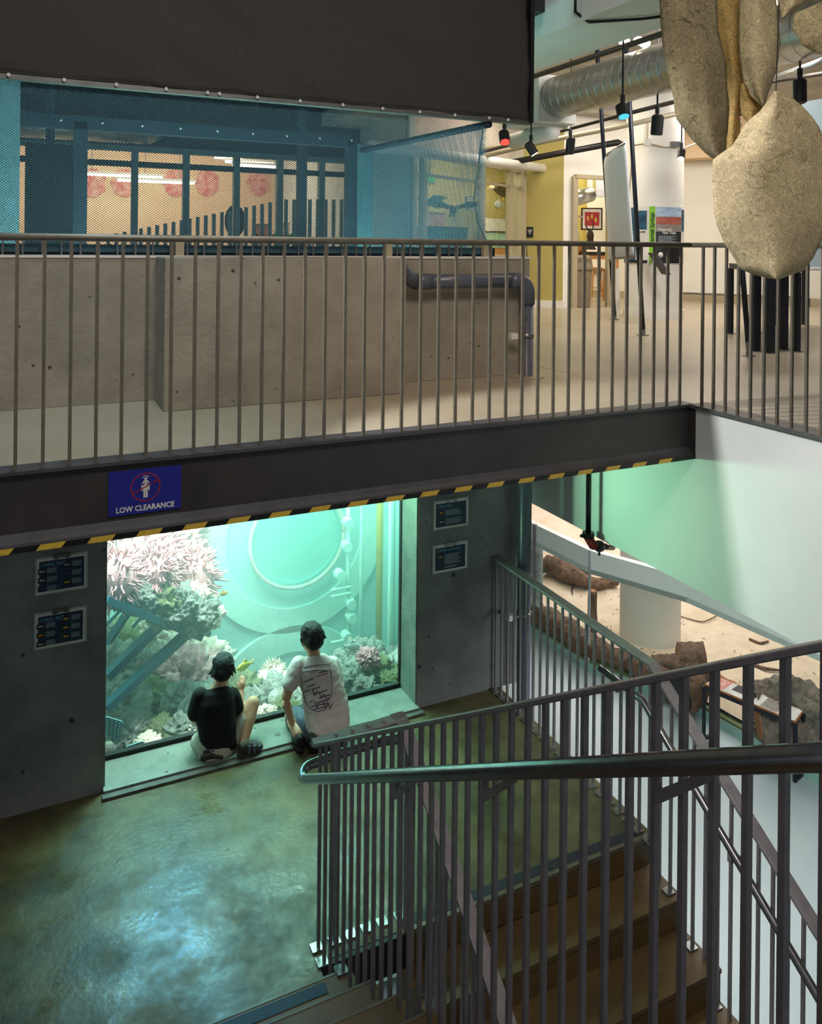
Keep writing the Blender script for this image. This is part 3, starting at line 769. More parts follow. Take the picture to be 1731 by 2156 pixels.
# corals
def rock_mesh(seed, m, sub=5, amp=(.35, .25, .13), freq=(1.6, 4.2, 10), squash=(1, 1, .8)):
    bm = bmesh.new(); bmesh.ops.create_icosphere(bm, subdivisions=sub, radius=1)
    off = V((seed * 7.3, seed * 3.1, seed * 1.7))
    for v in bm.verts:
        d = v.co.normalized(); r = 1.0
        r += amp[0] * noise.noise(d * freq[0] + off)
        r += amp[1] * (abs(noise.noise(d * freq[1] + off)) * 2 - .5)
        r += amp[2] * (abs(noise.noise(d * freq[2] + off)) * 2 - .4)
        r += amp[2] * .6 * noise.noise(d * freq[2] * 2.3 + off)
        v.co = V((d.x * r * squash[0], d.y * r * squash[1], d.z * r * squash[2]))
    me = bpy.data.meshes.new('coral'); bm.to_mesh(me); bm.free(); me.materials.append(MATS[m])
    me.polygons.foreach_set('use_smooth', [True] * len(me.polygons)); return me
rocks = {k: [rock_mesh(i + j * 5, k) for i in range(3)] for j, k in enumerate(('coral_rock', 'coral_green', 'coral_white'))}
pinkm = [rock_mesh(30 + i, 'coral_pink', 5, (.3, .35, .22), (1.8, 5, 15)) for i in range(2)]
def finger_mesh(seed, m, n=420):
    rr = random.Random(seed); mb = B()
    for i in range(n):
        d = V((rr.gauss(0, 1), rr.gauss(0, 1) - .5, rr.gauss(0, 1) + .3)).normalized()
        b0 = d * .72; tip = d * rr.uniform(.95, 1.16) + V((rr.gauss(0, .07), rr.gauss(0, .07), -.05 + rr.gauss(0, .07)))
        mid = (b0 + tip) / 2 + V((rr.gauss(0, .04), rr.gauss(0, .04), rr.gauss(0, .04)))
        mb.tube([b0, mid, tip], .035, 5, scales=[1, .95, .6])
    mb.ell((0, 0, 0), (.8, .8, .8), 16, 10)
    return mb.mesh('coral', m, True)
fing = [finger_mesh(3, 'coral_pink'), finger_mesh(9, 'coral_white', 300)]
def coral(me, px, py, y, s, label, sc=(1, 1, 1), group=None, rz=0):
    p = ony(px, py, y); o = newobj('coral', me); o.location = p; o.scale = (s * sc[0], s * sc[1], s * sc[2]); o.rotation_euler = (R.uniform(-.3, .3), R.uniform(-.3, .3), rz or R.uniform(0, 6))
    return tag(o, label, 'coral', group)
GU = 'corals on the upper reef ledge'; GL = 'corals of the lower reef'
coral(fing[0], 300, 1175, 6.9, .36, 'big pink soft coral at the top left of the reef ledge', group=GU)
coral(fing[0], 400, 1215, 6.8, .26, 'pink soft coral nearest the open water on the ledge', group=GU)
coral(fing[0], 240, 1215, 6.35, .22, 'pale soft coral with long fingers against the left window edge', group=GU)
coral(pinkm[0], 350, 1150, 7.2, .36, 'rounded pink coral mound at the back of the upper ledge', group=GU)
coral(fing[0], 330, 1205, 6.6, .22, 'small pink soft coral at the front of the upper ledge', group=GU)
up = [(255, 1250, 6.4, .13, 'coral_green'), (295, 1262, 6.4, .13, 'coral_rock'), (335, 1268, 6.45, .15, 'coral_green'), (375, 1270, 6.5, .16, 'coral_rock'), (412, 1290, 6.5, .16, 'coral_rock'), (440, 1300, 6.55, .11, 'coral_white'), (400, 1255, 6.6, .14, 'coral_white'), (350, 1295, 6.4, .12, 'coral_rock'), (427, 1270, 6.7, .12, 'coral_white')]
names_u = ['mossy rock at the left end of the upper ledge', 'second rock from the left under the pink coral', 'green crusted rock in the middle of the ledge', 'knobbly grey rock right of the green crusted ledge rock', 'dark rock overhanging the end of the ledge', 'pale coral tip at the far right of the ledge', 'pale knobbly coral below the pink soft coral', 'low rock sitting on the ledge beam', 'pale coral above the overhanging dark rock']
for i, (a, b, c, s, k) in enumerate(up): coral(rocks[k][i % 3], a, b, c, s, names_u[i], group=GU)
lo = [(250, 1395, 7.6, .34, 'coral_green'), (330, 1335, 7.8, .26, 'coral_white'), (372, 1330, 7.7, .20, 'coral_white'), (300, 1420, 7.3, .26, 'coral_rock'),
      (395, 1400, 7.4, .34, 'coral_white'), (255, 1490, 6.8, .22, 'coral_rock'), (320, 1480, 6.9, .22, 'coral_green'), (380, 1480, 6.7, .17, 'coral_rock'),
      (285, 1540, 6.3, .15, 'coral_rock'), (335, 1545, 6.2, .13, 'coral_green'), (380, 1540, 6.1, .13, 'coral_rock'), (310, 1575, 6.0, .10, 'coral_white'), (360, 1575, 5.98, .09, 'coral_green'),
      (420, 1530, 6.1, .12, 'coral_white'), (500, 1450, 6.7, .17, 'coral_green'), (520, 1500, 6.3, .16, 'coral_rock'), (560, 1480, 6.5, .17, 'coral_rock'), (575, 1440, 6.8, .15, 'coral_white'),
      (600, 1500, 6.2, .12, 'coral_green'), (560, 1510, 6.1, .10, 'coral_white'), (760, 1400, 6.6, .24, 'coral_rock'), (800, 1420, 6.3, .17, 'coral_green'), (740, 1440, 6.2, .14, 'coral_rock'),
      (820, 1400, 6.7, .16, 'coral_rock'), (700, 1460, 6.2, .13, 'coral_green'), (770, 1450, 6.0, .10, 'coral_rock'), (825, 1435, 5.98, .09, 'coral_green'), (470, 1490, 6.5, .14, 'coral_rock'), (640, 1470, 6.4, .13, 'coral_rock')]
where_l = ['mossy boulder behind the ledge struts', 'pale coral head behind the ledge at the back', 'smaller pale coral beside the pale coral head', 'dark boulder between the two ledge struts',
 'large bleached coral left of the seated boy', 'dark rock at the left window edge below the struts', 'greenish rock below the lower strut', 'rock just left of the black shirt', 'grey rock above the blue grate',
 'green tufted rock near the lower sill at left', 'rough rock beside the boy\'s left elbow', 'pale rock nearest the sill at the lower left', 'small green rock touching the sill at left', 'pale rock hidden behind the black shirt', 'green rock right of the seated boy\'s head',
 'rock between the boy\'s face and knee', 'rock above the raised knee', 'pale pink topped rock between the two boys', 'green rock beside the crouching boy\'s arm', 'pale rock near the sill between the boys', 'tall knobbly rock at the right of the window',
 'green crusted rock at the lower right window corner', 'rock just right of the white shirt', 'rock against the right window gasket', 'green rock behind the white shirt', 'small rock near the sill at the right', 'smallest green rock in the right window corner', 'rock behind the seated boy\'s neck', 'rock behind the crouching boy\'s back']
for i, (a, b, c, s, k) in enumerate(lo): coral(rocks[k][i % 3], a, b, c, s, where_l[i], group=GL)
coral(pinkm[1], 385, 1425, 7.2, .30, 'pale pink coral mass below the ledge', group=GL)
coral(fing[1], 575, 1420, 6.9, .12, 'small pink soft coral between the two boys', group=GL)
coral(pinkm[1], 775, 1385, 6.2, .09, 'fuzzy pale anemone on top of the right rock', group=GL)
# reef base below the sill line
for i, (x, y, s_, lb) in enumerate(((.3, 6.6, .75, 'big reef base rock at the left below the sill line'), (1.15, 6.5, .62, 'reef base rock under the rocks between the boys'), (1.9, 6.5, .60, 'reef base rock behind the crouching boy'), (2.75, 6.5, .66, 'reef base rock under the tall right rock'), (.4, 7.5, .8, 'reef base rock at the back left of the tank'))):
    o = newobj('coral', rocks['coral_rock'][i % 3]); o.location = (x, y, -3.15); o.scale = (s_, s_ * .9, s_); tag(o, lb, 'coral', 'reef base rocks')
# ledge rack
rk = thing('reef_rack', 'blue steel reef rack with slanting struts at the left of the tank', 'rack', ony(300, 1560, 6.5))
def rbar(p, q_, w_=.05, h=.05): B().bar(p, q_, w_, h).build('strut', 'rack_blue', rk)
rbar(ony(222, 1262, 6.1), ony(422, 1342, 6.5), .06, .05)
rbar(ony(228, 1352, 6.6), ony(268, 1290, 6.45)); rbar(ony(224, 1425, 6.35), ony(340, 1312, 6.5), .07, .06); rbar(ony(222, 1490, 6.15), ony(392, 1335, 6.5), .07, .06)
rbar(ony(222, 1318, 6.6), ony(254, 1285, 6.5), .02, .02); rbar(ony(280, 1320, 6.7), ony(298, 1300, 6.6), .02, .02)
rbar(ony(230, 1255, 6.5), ony(440, 1335, 6.9), .05, .04)
def grate(c4, y, nx, ny):
    a, b, c, d = [ony(p[0], p[1], y) for p in c4]; mb = B()
    for i in range(nx + 1):
        t = i / nx; mb.bar(a.lerp(b, t), d.lerp(c, t), .012, .012)
    for i in range(ny + 1):
        t = i / ny; mb.bar(a.lerp(d, t), b.lerp(c, t), .012, .012)
    mb.build('grate', 'frame_teal', rk)
grate([(224, 1510), (256, 1520), (250, 1560), (224, 1545)], 6.05, 4, 6)
grate([(268, 1572), (300, 1562), (304, 1575), (270, 1584)], 5.95, 4, 2)
grate([(250, 1256), (284, 1268), (286, 1278), (252, 1266)], 6.25, 6, 2)
# fish
def fish(name, label, c, L, m, ang=0, tilt=0, cat='fish'):
    t = thing(name, label, cat, c); c = V(c); q_ = Matrix.Rotation(ang, 3, 'Z') @ Matrix.Rotation(tilt, 3, 'Y')
    mb = B(); n = 12; prof = [(-.5, .02), (-.42, .10), (-.25, .2), (0, .24), (.2, .17), (.36, .07), (.42, .04)]
    rings = []
    for (u, h) in prof:
        rings.append([c + q_ @ V((u * L, .35 * h * L * math.cos(2 * math.pi * j / n), h * L * math.sin(2 * math.pi * j / n))) for j in range(n)])
    vs = [p for r in rings for p in r]
    mb.add(vs, [(i * n + j, i * n + (j + 1) % n, (i + 1) * n + (j + 1) % n, (i + 1) * n + j) for i in range(len(prof) - 1) for j in range(n)] + [tuple(range(n)), tuple((len(prof) - 1) * n + j for j in range(n))])
    mb.build('body', m, t, smooth=True)
    B().poly([c + q_ @ V(p) for p in ((.40 * L, -.004, 0), (.58 * L, -.004, .16 * L), (.53 * L, -.004, 0), (.58 * L, -.004, -.16 * L))], q_ @ V((0, 1, 0)), .008).build('tail_fin', m, t)
    B().poly([c + q_ @ V(p) for p in ((-.15 * L, -.003, .2 * L), (.05 * L, -.003, .36 * L), (.22 * L, -.003, .14 * L))], q_ @ V((0, 1, 0)), .006).build('dorsal_fin', m, t)
    return t
fish('fish', 'pale yellow fish swimming beside the seated boy\'s head', ony(515, 1402, 6.15), .15, 'fish_yellow', .4)
fish('fish', 'whitish fish blurred against the right rock', ony(745, 1362, 6.3), .16, 'fish_silver', 2.7)
fish('fish', 'small orange fish above the upper reef ledge', ony(470, 1250, 7.0), .09, 'fish_orange', 3.3)

# ================================================================== CURTAIN, NET AND ENCLOSURE
YC = 5.60
def curtain(name, x0, x1, z0, z1, y, nx, nz, label):
    vs, fs = [], []
    for i in range(nx + 1):
        for j in range(nz + 1):
            u, v = i / nx, j / nz
            x = x0 + (x1 - x0) * u; z = z0 + (z1 - z0) * v
            wr = noise.noise(V((x * .9 + z * 1.4, x * .35 - z * .5, 1.3))) * .10 + .05 * noise.noise(V((x * 2.6 + z * 2.9, x * .5 - z * .8, 7))) + (1 - v) ** 2 * .07 * noise.noise(V((x * 2.2 + z * 4.5, z * .8 - x * .6, 4)))
            vs.append((x, y - .04 * v + wr * min(1, .15 + v * 2) + (1 - v) ** 3 * .012 * math.sin(x * 9 + z * 14), z))
    for i in range(nx):
        for j in range(nz):
            a = i * (nz + 1) + j; fs.append((a, a + nz + 1, a + nz + 2, a + 1))
    me = bpy.data.meshes.new(name); me.from_pydata(vs, [], fs); me.materials.append(MATS['curtain']); me.polygons.foreach_set('use_smooth', [True] * len(fs))
    o = newobj(name, me); md = o.modifiers.new('s', 'SOLIDIFY'); md.thickness = .006
    return o
ZC = 2.085
ct = thing('blackout_curtain', 'wrinkled black curtain with snap studs hung above the tank net', 'curtain', (.5, YC, ZC))
c_ = curtain('cloth', -3, 3.70, ZC, 4.5, YC - .03, 220, 60, ''); c_.parent = ct; c_.matrix_parent_inverse = WM(ct).inverted()
B().tube([(-3, YC - .035, ZC + .005), (3.70, YC - .035, ZC + .005)], .007, 6).build('hem', 'curtain', ct)
sm = B().ell((0, 0, 0), (.013, .009, .013), 10, 6).mesh('snap', 'sign_white', True)
for px in (18, 135, 245, 350, 437, 462, 542, 632, 722, 806, 884, 958, 1030, 1070):
    p = ony(px, 160 + .095 * px - 6, YC - .045); newobj('snap', sm, ct, (p.x, YC - .047, ZC - .014))
B().box((3.70, YC - .05, ZC - .02), (3.735, YC + .02, 4.5)).build('side_rail', 'black', ct)
nf = thing('net_frame', 'grey and blue steel frame holding the net over the tank', 'frame', (1.6, 6.5, .95))
B().box((-3, YC - .03, ZC - .036), (3.72, YC + .03, ZC - .002)).build('front_header', 'frame_grey', nf)
YN = 7.9
B().box((-3, YN - .05, ZC - .02), (3.02, YN + .05, ZC + .10)).build('back_header', 'frame_blue', nf)
for px, w_ in ((172, .075), (743, .08)):
    p = ony(px, 400, YN); B().box((p.x - w_, YN - .05, .9), (p.x + w_ * .6, YN + .05, ZC + .05)).build('back_post', 'frame_blue', nf)
p = ony(635, 400, YN + 1.0); B().box((p.x - .05, YN + .95, 0), (p.x + .05, YN + 1.05, 2.9)).build('back_post', 'frame_blue', nf)
pr = ony(743, 400, YN).x + .05
B().tube([(pr, YN, 2.03), (pr + .25, YC, 2.03)], .03, 10).build('side_rail', 'frame_blue', nf, smooth=True)
B().box((pr - .02, YN - .10, .9), (pr + .14, YN + .02, 2.1)).build('corner_post', 'frame_teal', nf)
B().box((-3, YC + .16, .95), (3.5, YC + .24, 1.02)).build('sill_beam', 'navy_metal', nf)
for i in range(9):
    s_ = newobj('bolt', sm, nf, (.2 + i * .35, YN - .055, ZC + .05))
def net(name, label, o0, du, dv, W, H, cell=.021, w_=.0034, slope=.75, right=None, group=None):
    mb = B(); o0, du, dv = V(o0), V(du).normalized(), V(dv).normalized()
    nrm = du.cross(dv)
    for sg in (1, -1):
        k0 = -H / slope - cell; u0 = k0
        while u0 < W + H / slope:
            pts = []
            # line: u = u0 + sg * v / slope (start shifted)
            st = u0 if sg > 0 else u0 + 0
            def uu(v): return st + sg * v / slope
            va, vb = 0.0, H
            # clip to 0..W(v)
            lo_, hi_ = 0.0, H
            def inside(v):
                return 0 <= uu(v) <= (right(v) if right else W)
            N_ = 40; vs_ = [H * i / N_ for i in range(N_ + 1)]
            ins = [v for v in vs_ if inside(v)]
            if len(ins) >= 2:
                va, vb = max(0, ins[0] - H / N_ * .5), min(H, ins[-1] + H / N_ * .5)
                a = o0 + du * uu(va) + dv * va; b = o0 + du * uu(vb) + dv * vb
                t = (b - a).normalized(); sd = t.cross(nrm).normalized() * w_ / 2
                mb.add([a - sd, a + sd, b + sd, b - sd], [(0, 1, 2, 3)])
            u0 += cell
    me = bpy.data.meshes.new(name); me.from_pydata(mb.v, [], mb.f); me.materials.append(MATS['net'])
    o = newobj(name, me); return tag(o, label, 'net', group)
net('safety_net', 'blue safety net stretched across the front of the tank opening', (-.5, YC + .04, .97), (1, 0, 0), (0, 0, 1), 3.8, ZC - .97 - .03, right=lambda v: 3.72 + .10 * v - .35 * max(0, .45 - v) * -1)
net('safety_net', 'blue safety net drawn back along the right side of the tank', (pr + .25, YC + .05, .97), (-.25, YN - YC, 0), (0, 0, 1), 2.3, 1.05)
B().tube([ony(1018, 262, YC + .05), ony(1010, 330, YC + .05), ony(998, 420, YC + .05), ony(1006, 470, YC + .05), ony(1035, 530, YC + .05)], .006, 6).build('net_border', 'net', nf)

# dark plenum and duct over the tank deck
o = B().box((-4, YC + .1, 3.05), (XE, 12, 3.2)).build('ceiling_tank', 'ceiling_dark'); struct(o, 'dark ceiling over the tank deck', 'ceiling')
o = B().box((-4, 8.4, -.3), (4.75, 18, .0)).build('floor_deck', 'upper_floor'); struct(o, 'upper floor of the corridor behind the tank', 'floor')
o = B().poly([(-.95, 5.68, .9), (-.12, 7.2, .9), (-.22, 7.3, .9), (-1.05, 5.78, .9)], (0, 0, 1), 1.75).build('wall_left', 'frame_teal'); struct(o, 'cyan lit side panel at the left of the tank deck', 'wall')
d0, d1 = atD(150, 268, 10.5), atD(300, 278, 11.2)
t = thing('ventilation_duct', 'round metal duct under the dark ceiling behind the net', 'duct', (d0.x, d0.y, d0.z - .2))
B().tube([d0 - (d1 - d0) * 1.2, d1], .17, 18).build('pipe', 'galvanized', t, smooth=True)
B().tube([d1, d1 + (d1 - d0).normalized() * .25 + V((0, .1, .12))], .19, 18).build('elbow', 'galvanized', t, smooth=True)
t = thing('pendant_lamp', 'dark dome pendant lamp behind the net at left', 'lamp', atD(105, 375, 9))
pl = atD(105, 365, 9)
B().lathe(pl, (0, 0, 1), [(-.08, .26), (.0, .22), (.08, .10), (.2, .06)], 20).build('shade', 'black_gloss', t, smooth=True)
B().tube([pl + V((0, 0, .2)), (pl.x, pl.y, 3.05)], .05, 10).build('stem', 'frame_blue', t)
B().lathe(pl - V((0, 0, .085)), (0, 0, 1), [(0, .20), (.01, .20)], 16).build('lens', 'lens_warm', t)
o = B().box((ony(52, 400, 8.6).x, 8.6, 0), (ony(170, 400, 8.6).x, 8.7, 2.0)).build('equipment_cabinet', 'black'); tag(o, 'black equipment cabinet behind the net at left', 'cabinet')

# glazed classroom wall
YCW = 12.0
hz_ = 2.42
o = B().box((-3, YCW - .1, hz_), (4.75, YCW + .1, 3.4)).build('wall_glazed_head', 'ceiling_dark'); struct(o, 'wall strip above the classroom glazing', 'wall')
cw = thing('window_2', 'long interior glazing with blue grey mullions in front of a bright classroom', 'window', (1.5, YCW, 0)); cw['kind'] = 'structure'
B().box((-3, YCW - .005, .1), (4.7, YCW + .005, hz_)).build('pane', 'glass_room', cw)
for px in (62, 175, 283, 391, 497, 588, 676, 760):
    p = ony(px, 420, YCW); B().box((p.x - .045, YCW - .06, 0), (p.x + .045, YCW + .06, hz_)).build('mullion', 'frame_teal', cw)
B().box((-3, YCW - .05, hz_ - .08), (4.7, YCW + .05, hz_)).build('head_rail', 'frame_teal', cw)
B().box((-3, YCW - .05, 2.12), (4.7, YCW + .05, 2.20)).build('transom', 'frame_blue', cw)
# picket fence in front of the glazing
pf = thing('picket_fence', 'row of blue grey pickets rising in height toward the right behind the net', 'fence', (1.8, 11, 0))
px = 228.0; i = 0
while px < 735:
    p = ony(px, 500, 11.0); top = 495 - max(0, min(1, (px - 228) / 370)) * 75
    zt = ony(px, top, 11.0).z
    B().box((p.x - .022, 10.98, 0), (p.x + .022, 11.02, zt)).build('picket', 'frame_teal', pf); px += 17.2 - .0012 * (px - 228)
B().box((ony(180, 500, 11).x, 11.02, .35), (ony(740, 500, 11).x, 11.05, .43)).build('fence_rail', 'frame_teal', pf)
# classroom
YR = 16.5
o = B().box((-6, YR, 0), (5.6, YR + .1, 3.4)).build('wall_back', 'cream_wall'); struct(o, 'cream back wall of the classroom', 'wall')
o = B().box((-6, 12.1, 3.3), (4.75, 17, 3.4)).build('ceiling_classroom', 'ceiling_paint'); struct(o, 'classroom ceiling', 'ceiling')
o = B().box((4.70, 10.04, 0), (4.80, 16.5, 3.4)).build('wall_corridor', 'white_wall'); struct(o, 'white side wall beside the lab window, lit cyan', 'wall')
for i, px in enumerate((195, 262, 370, 436, 545)):
    p = ony(px, 385, YR - .02)
    o = B().poly([(p.x + .22 * math.cos(2 * math.pi * k / 14) * (1 + .2 * (k % 2)), YR - .02, p.z + .28 * math.sin(2 * math.pi * k / 14)) for k in range(14)], (0, 1, 0), .015).build('wall_ornament', 'poster_red')
    tag(o, ['red leaf shaped ornament leftmost on the classroom wall', 'second red ornament from the left on the classroom wall', 'red ornament in the middle of the classroom wall', 'red ornament right of the middle one on the classroom wall', 'rightmost red ornament on the classroom wall'][i], 'ornament', 'red ornaments on the classroom wall')
for i, (px, py, w_) in enumerate(((480, 335, .5), (525, 345, .9), (540, 352, .9), (250, 372, 1.6), (330, 385, 1.4))):
    p = atD(px, py, 15.2); tt = thing('fluorescent_lamp', ['short', 'upper long', 'lower long', 'left slanting', 'middle'][i] + ' fluorescent lamp under the classroom ceiling', 'lamp', p)
    B().box((p.x - w_ / 2, p.y - .05, p.z), (p.x + w_ / 2, p.y + .05, p.z + .04)).build('tube', 'tube_light', tt)
    B().box((p.x - w_ / 2 - .03, p.y - .09, p.z + .04), (p.x + w_ / 2 + .03, p.y + .09, p.z + .08)).build('housing', 'white_paint', tt)
    for sx_ in (-.3, .3): B().tube([(p.x + w_ * sx_, p.y, p.z + .08), (p.x + w_ * sx_, p.y, 3.3)], .008, 6).build('hanger', 'steel_bright', tt)
# shelving at the right of the classroom
sx0, sx1 = ony(535, 480, 15).x, ony(735, 480, 15).x
sh = thing('shelf_unit', 'long display shelf with dark boards at the right of the classroom', 'shelf', ((sx0 + sx1) / 2, 15, 0))
for z in (.25, .72, 1.18): B().box((sx0, 14.8, z), (sx1, 15.1, z + .05)).build('board', 'shelf_red' if z > 1 else 'feather_dark', sh)
for x in (sx0, (sx0 + sx1) / 2, sx1): B().box((x - .025, 14.8, 0), (x + .025, 15.1, 1.23)).build('upright', 'feather_dark', sh)
sc_ = ['cream', 'red', 'brown', 'white', 'blue', 'tan', 'pale', 'dark', 'grey', 'yellow']
mm_ = ['cream_wall', 'shelf_red', 'wood', 'sign_white', 'photo_blue', 'cut_wood', 'skull', 'feather_dark', 'frame_grey', 'fish_gold']
for i in range(10):
    x = sx0 + .12 + (sx1 - sx0 - .25) * (i % 5) / 4.2; z = .77 if i < 5 else 1.23
    w_, h_ = R.uniform(.10, .17), R.uniform(.16, .34)
    tt = thing('specimen_box', f'{sc_[i]} specimen box on the {"middle" if i < 5 else "top"} board of the classroom shelf', 'box', (x, 14.9, z), 'specimen boxes on the classroom shelf')
    B().box((x - w_, 14.84, z), (x + w_, 15.0, z + h_)).build('box_body', mm_[i], tt); B().box((x - w_ - .01, 14.83, z + h_), (x + w_ + .01, 15.01, z + h_ + .03)).build('lid', mm_[(i + 3) % 10], tt)
# chair-like silhouette and plant
tt = thing('studio_chair', 'dark rounded chair back seen through the glazing near the pickets', 'chair', ony(495, 520, 12.8))
p = ony(495, 465, 12.8); B().ell(p, (.17, .04, .26), 18, 12).build('backrest', 'feather_dark', tt, smooth=True); B().box((p.x - .2, 12.85, .42), (p.x + .2, 13.25, .48)).build('seat', 'feather_dark', tt)
for dx in (-.17, .17):
    for dy in (12.88, 13.2): B().tube([(p.x + dx, dy, 0), (p.x + dx, dy, .43)], .016, 8).build('leg', 'black', tt)
tt = thing('potted_plant', 'small bright green plant behind the net near the shelf', 'plant', ony(600, 530, 10.6))
p = ony(600, 520, 10.6)
B().lathe((p.x, p.y, p.z - .1), (0, 0, 1), [(0, .06), (.1, .09)], 14).build('pot', 'frame_teal', tt); B().box((p.x - .15, p.y - .15, 0), (p.x + .15, p.y + .15, p.z - .1)).build('pedestal', 'frame_teal', tt)
for i in range(12):
    a = i * .55; B().poly([p, p + V((math.cos(a) * .12 - .02, .0, .10 + .05 * (i % 3))), p + V((math.cos(a) * .24, math.sin(a) * .1, .06 * (i % 4))), p + V((math.cos(a) * .12 + .03, 0, .06))], (0, 1, 0), .004).build('leaf', 'plant_green', tt)
# ================================================================== UPPER HALL, RIGHT
ZCE = 3.55
o = B().box((XE + .12, -2, ZCE), (18, 20, ZCE + .1)).build('ceiling', 'ceiling_paint'); struct(o, 'pale ceiling of the upper hall', 'ceiling')
o = B().box((4.05, -2, 2.9), (4.78, 14, ZCE + .6)).build('ceiling_beam', 'white_wall'); struct(o, 'deep white ceiling beam above the upper floor edge', 'beam')
o = B().box((-3, -3, 4.5), (4.05, YC - .1, 4.6)).build('ceiling_stairwell', 'ceiling_paint'); struct(o, 'high ceiling over the stairwell', 'ceiling')
# partition walls of lab: follow the floor plan read off their feet
L0 = V((4.74, 10.04, 0)); L1 = atD(1101, 500, 13.75); L1.z = 0
O1 = L1.copy(); O2 = atD(1186, 500, 13.55); O2.z = 0
D2 = atD(1330, 500, 14.2); D2.z = 0
HL = 2.34
def wallseg(a, b, z0, z1, th, m, name):
    a, b = V(a), V(b); d = (b - a).normalized(); n = V((-d.y, d.x, 0))
    return B().poly([(a.x, a.y, z0), (b.x, b.y, z0), (b.x + n.x * th, b.y + n.y * th, z0), (a.x + n.x * th, a.y + n.y * th, z0)], (0, 0, 1), z1 - z0).build(name, m)
o = wallseg(L0, L1, HL, ZCE, .12, 'ceiling_paint', 'wall_lab_head'); struct(o, 'wall strip above the lab window', 'wall')
o = wallseg(O1, O2, 0, ZCE, .12, 'olive_wall', 'wall_olive'); struct(o, 'olive yellow wall panel between lab window and doorway', 'wall')
o = wallseg(O1 - V((.02, .05, 0)), O2 - V((.02, .05, 0)), 0, .12, .05, 'white_paint', 'baseboard_olive'); struct(o, 'pale baseboard of the olive wall', 'baseboard')
J1 = O2.lerp(D2, .14); J2 = O2.lerp(D2, .64); J3 = O2.lerp(D2, .70)
ZD = 2.25
o = wallseg(O2, J1, 0, ZCE, .12, 'white_paint', 'wall_door_jamb'); struct(o, 'white wall strip left of the doorway', 'wall')
o = wallseg(J1, D2, ZD, ZCE, .12, 'white_paint', 'wall_door_head'); struct(o, 'white wall above the doorway', 'wall')
dv_ = (D2 - O2).normalized()
dr = thing('door_1', 'tall glazed doorway frame beside the round column', 'door', J1); dr['kind'] = 'structure'
for p in (J1, J2, J3): B().bar(p + V((0, -.03, 0)), p + V((0, -.03, ZD)), .07, .10, up=dv_).build('jamb', 'conduit', dr)
B().bar(J1 + V((0, -.03, ZD)), J3 + V((0, -.03, ZD)), .10, .07).build('head', 'conduit', dr)
# lab window
lw = thing('window_3', 'lab window with cream mullions right of the net', 'window', L0.lerp(L1, .5)); lw['kind'] = 'structure'
ld = (L1 - L0).normalized(); ln = V((-ld.y, ld.x, 0))
def onseg(px, py):
    d = ray(px, py); n = ln; t = (L0 - CAM).dot(V((n.x, n.y, 0))) / d.dot(V((n.x, n.y, 0))); return CAM + d * t
for px in (868, 890, 1013, 1072, 1094):
    p = onseg(px, 500); B().bar((p.x, p.y, 0), (p.x, p.y, HL), .09 if px != 1094 else .20, .10, up=ld).build('mullion', 'conduit', lw)
B().bar(L0 + V((0, 0, HL)), L1 + V((0, 0, HL)), .1, .08).build('head_rail', 'conduit', lw)
B().bar(L0 + V((0, 0, 2.05)) * 1, L1 + V((0, 0, 2.05)), .05, .04).build('transom', 'conduit', lw)
B().poly([L0 + V((0, 0, .05)), L1 + V((0, 0, .05)), L1 + V((0, 0, HL)), L0 + V((0, 0, HL))], ln, .006).build('pane', 'glass_room', lw)
B().bar(L0 + V((0, 0, .45)), L1 + V((0, 0, .45)), .08, .9).build('spandrel', 'conduit', lw)
B().tube([onseg(1092, 518) - ln * .12, onseg(1092, 512) - ln * .16, onseg(1092, 545) - ln * .16, onseg(1092, 550) - ln * .12], .015, 8).build('handle', 'steel_bright', lw)
# tube above lab window
p0, p1 = onseg(1000, 352) - ln * .3, onseg(1160, 362) - ln * .3
o = B().tube([p0 - ld * 3, p1], .075, 16).build('insulated_pipe', 'white_paint', smooth=True); tag(o, 'thick white insulated pipe above the lab window', 'pipe')
# rooms behind
bk = ln * 3.2
o = wallseg(L0 + bk + ld * 2.0, L0 + bk + ld * 12, 0, 3.4, .1, 'yellow_wall', 'wall_lab_back'); struct(o, 'pale yellow back wall of the lab', 'wall')
o = B().box((4.8, 10.8, 3.3), (14, 19, 3.38)).build('ceiling_lab', 'ceiling_paint'); struct(o, 'ceiling of the lab', 'ceiling')
ra, rb_ = atD(1168, 500, 17.0), atD(1400, 500, 17.4); ra.z = rb_.z = 0
o = wallseg(ra, rb_, 0, 3.4, .1, 'yellow_wall', 'wall_doorway_room'); struct(o, 'pale yellow back wall of the room behind the doorway', 'wall')
def lab(px, py, k=2.9):
    d = ray(px, py); n = V((ln.x, ln.y, 0)); t = (L0 + ln * k - CAM).dot(n) / d.dot(n); return CAM + d * t
# whiteboard
a, b = lab(1012, 458), lab(1085, 520)
t = thing('whiteboard', 'white board on the yellow lab wall under the fish', 'board', lab(1045, 520))
B().obox((a + b) / 2, ld, (0, 0, 1), ln, (a - b).length * .95, abs(a.z - b.z), .03).build('panel', 'sign_white', t); B().obox((a + b) / 2 - V((0, 0, abs(a.z - b.z) / 2)), ld, (0, 0, 1), ln, (a - b).length, .03, .09).build('tray', 'frame_grey', t)
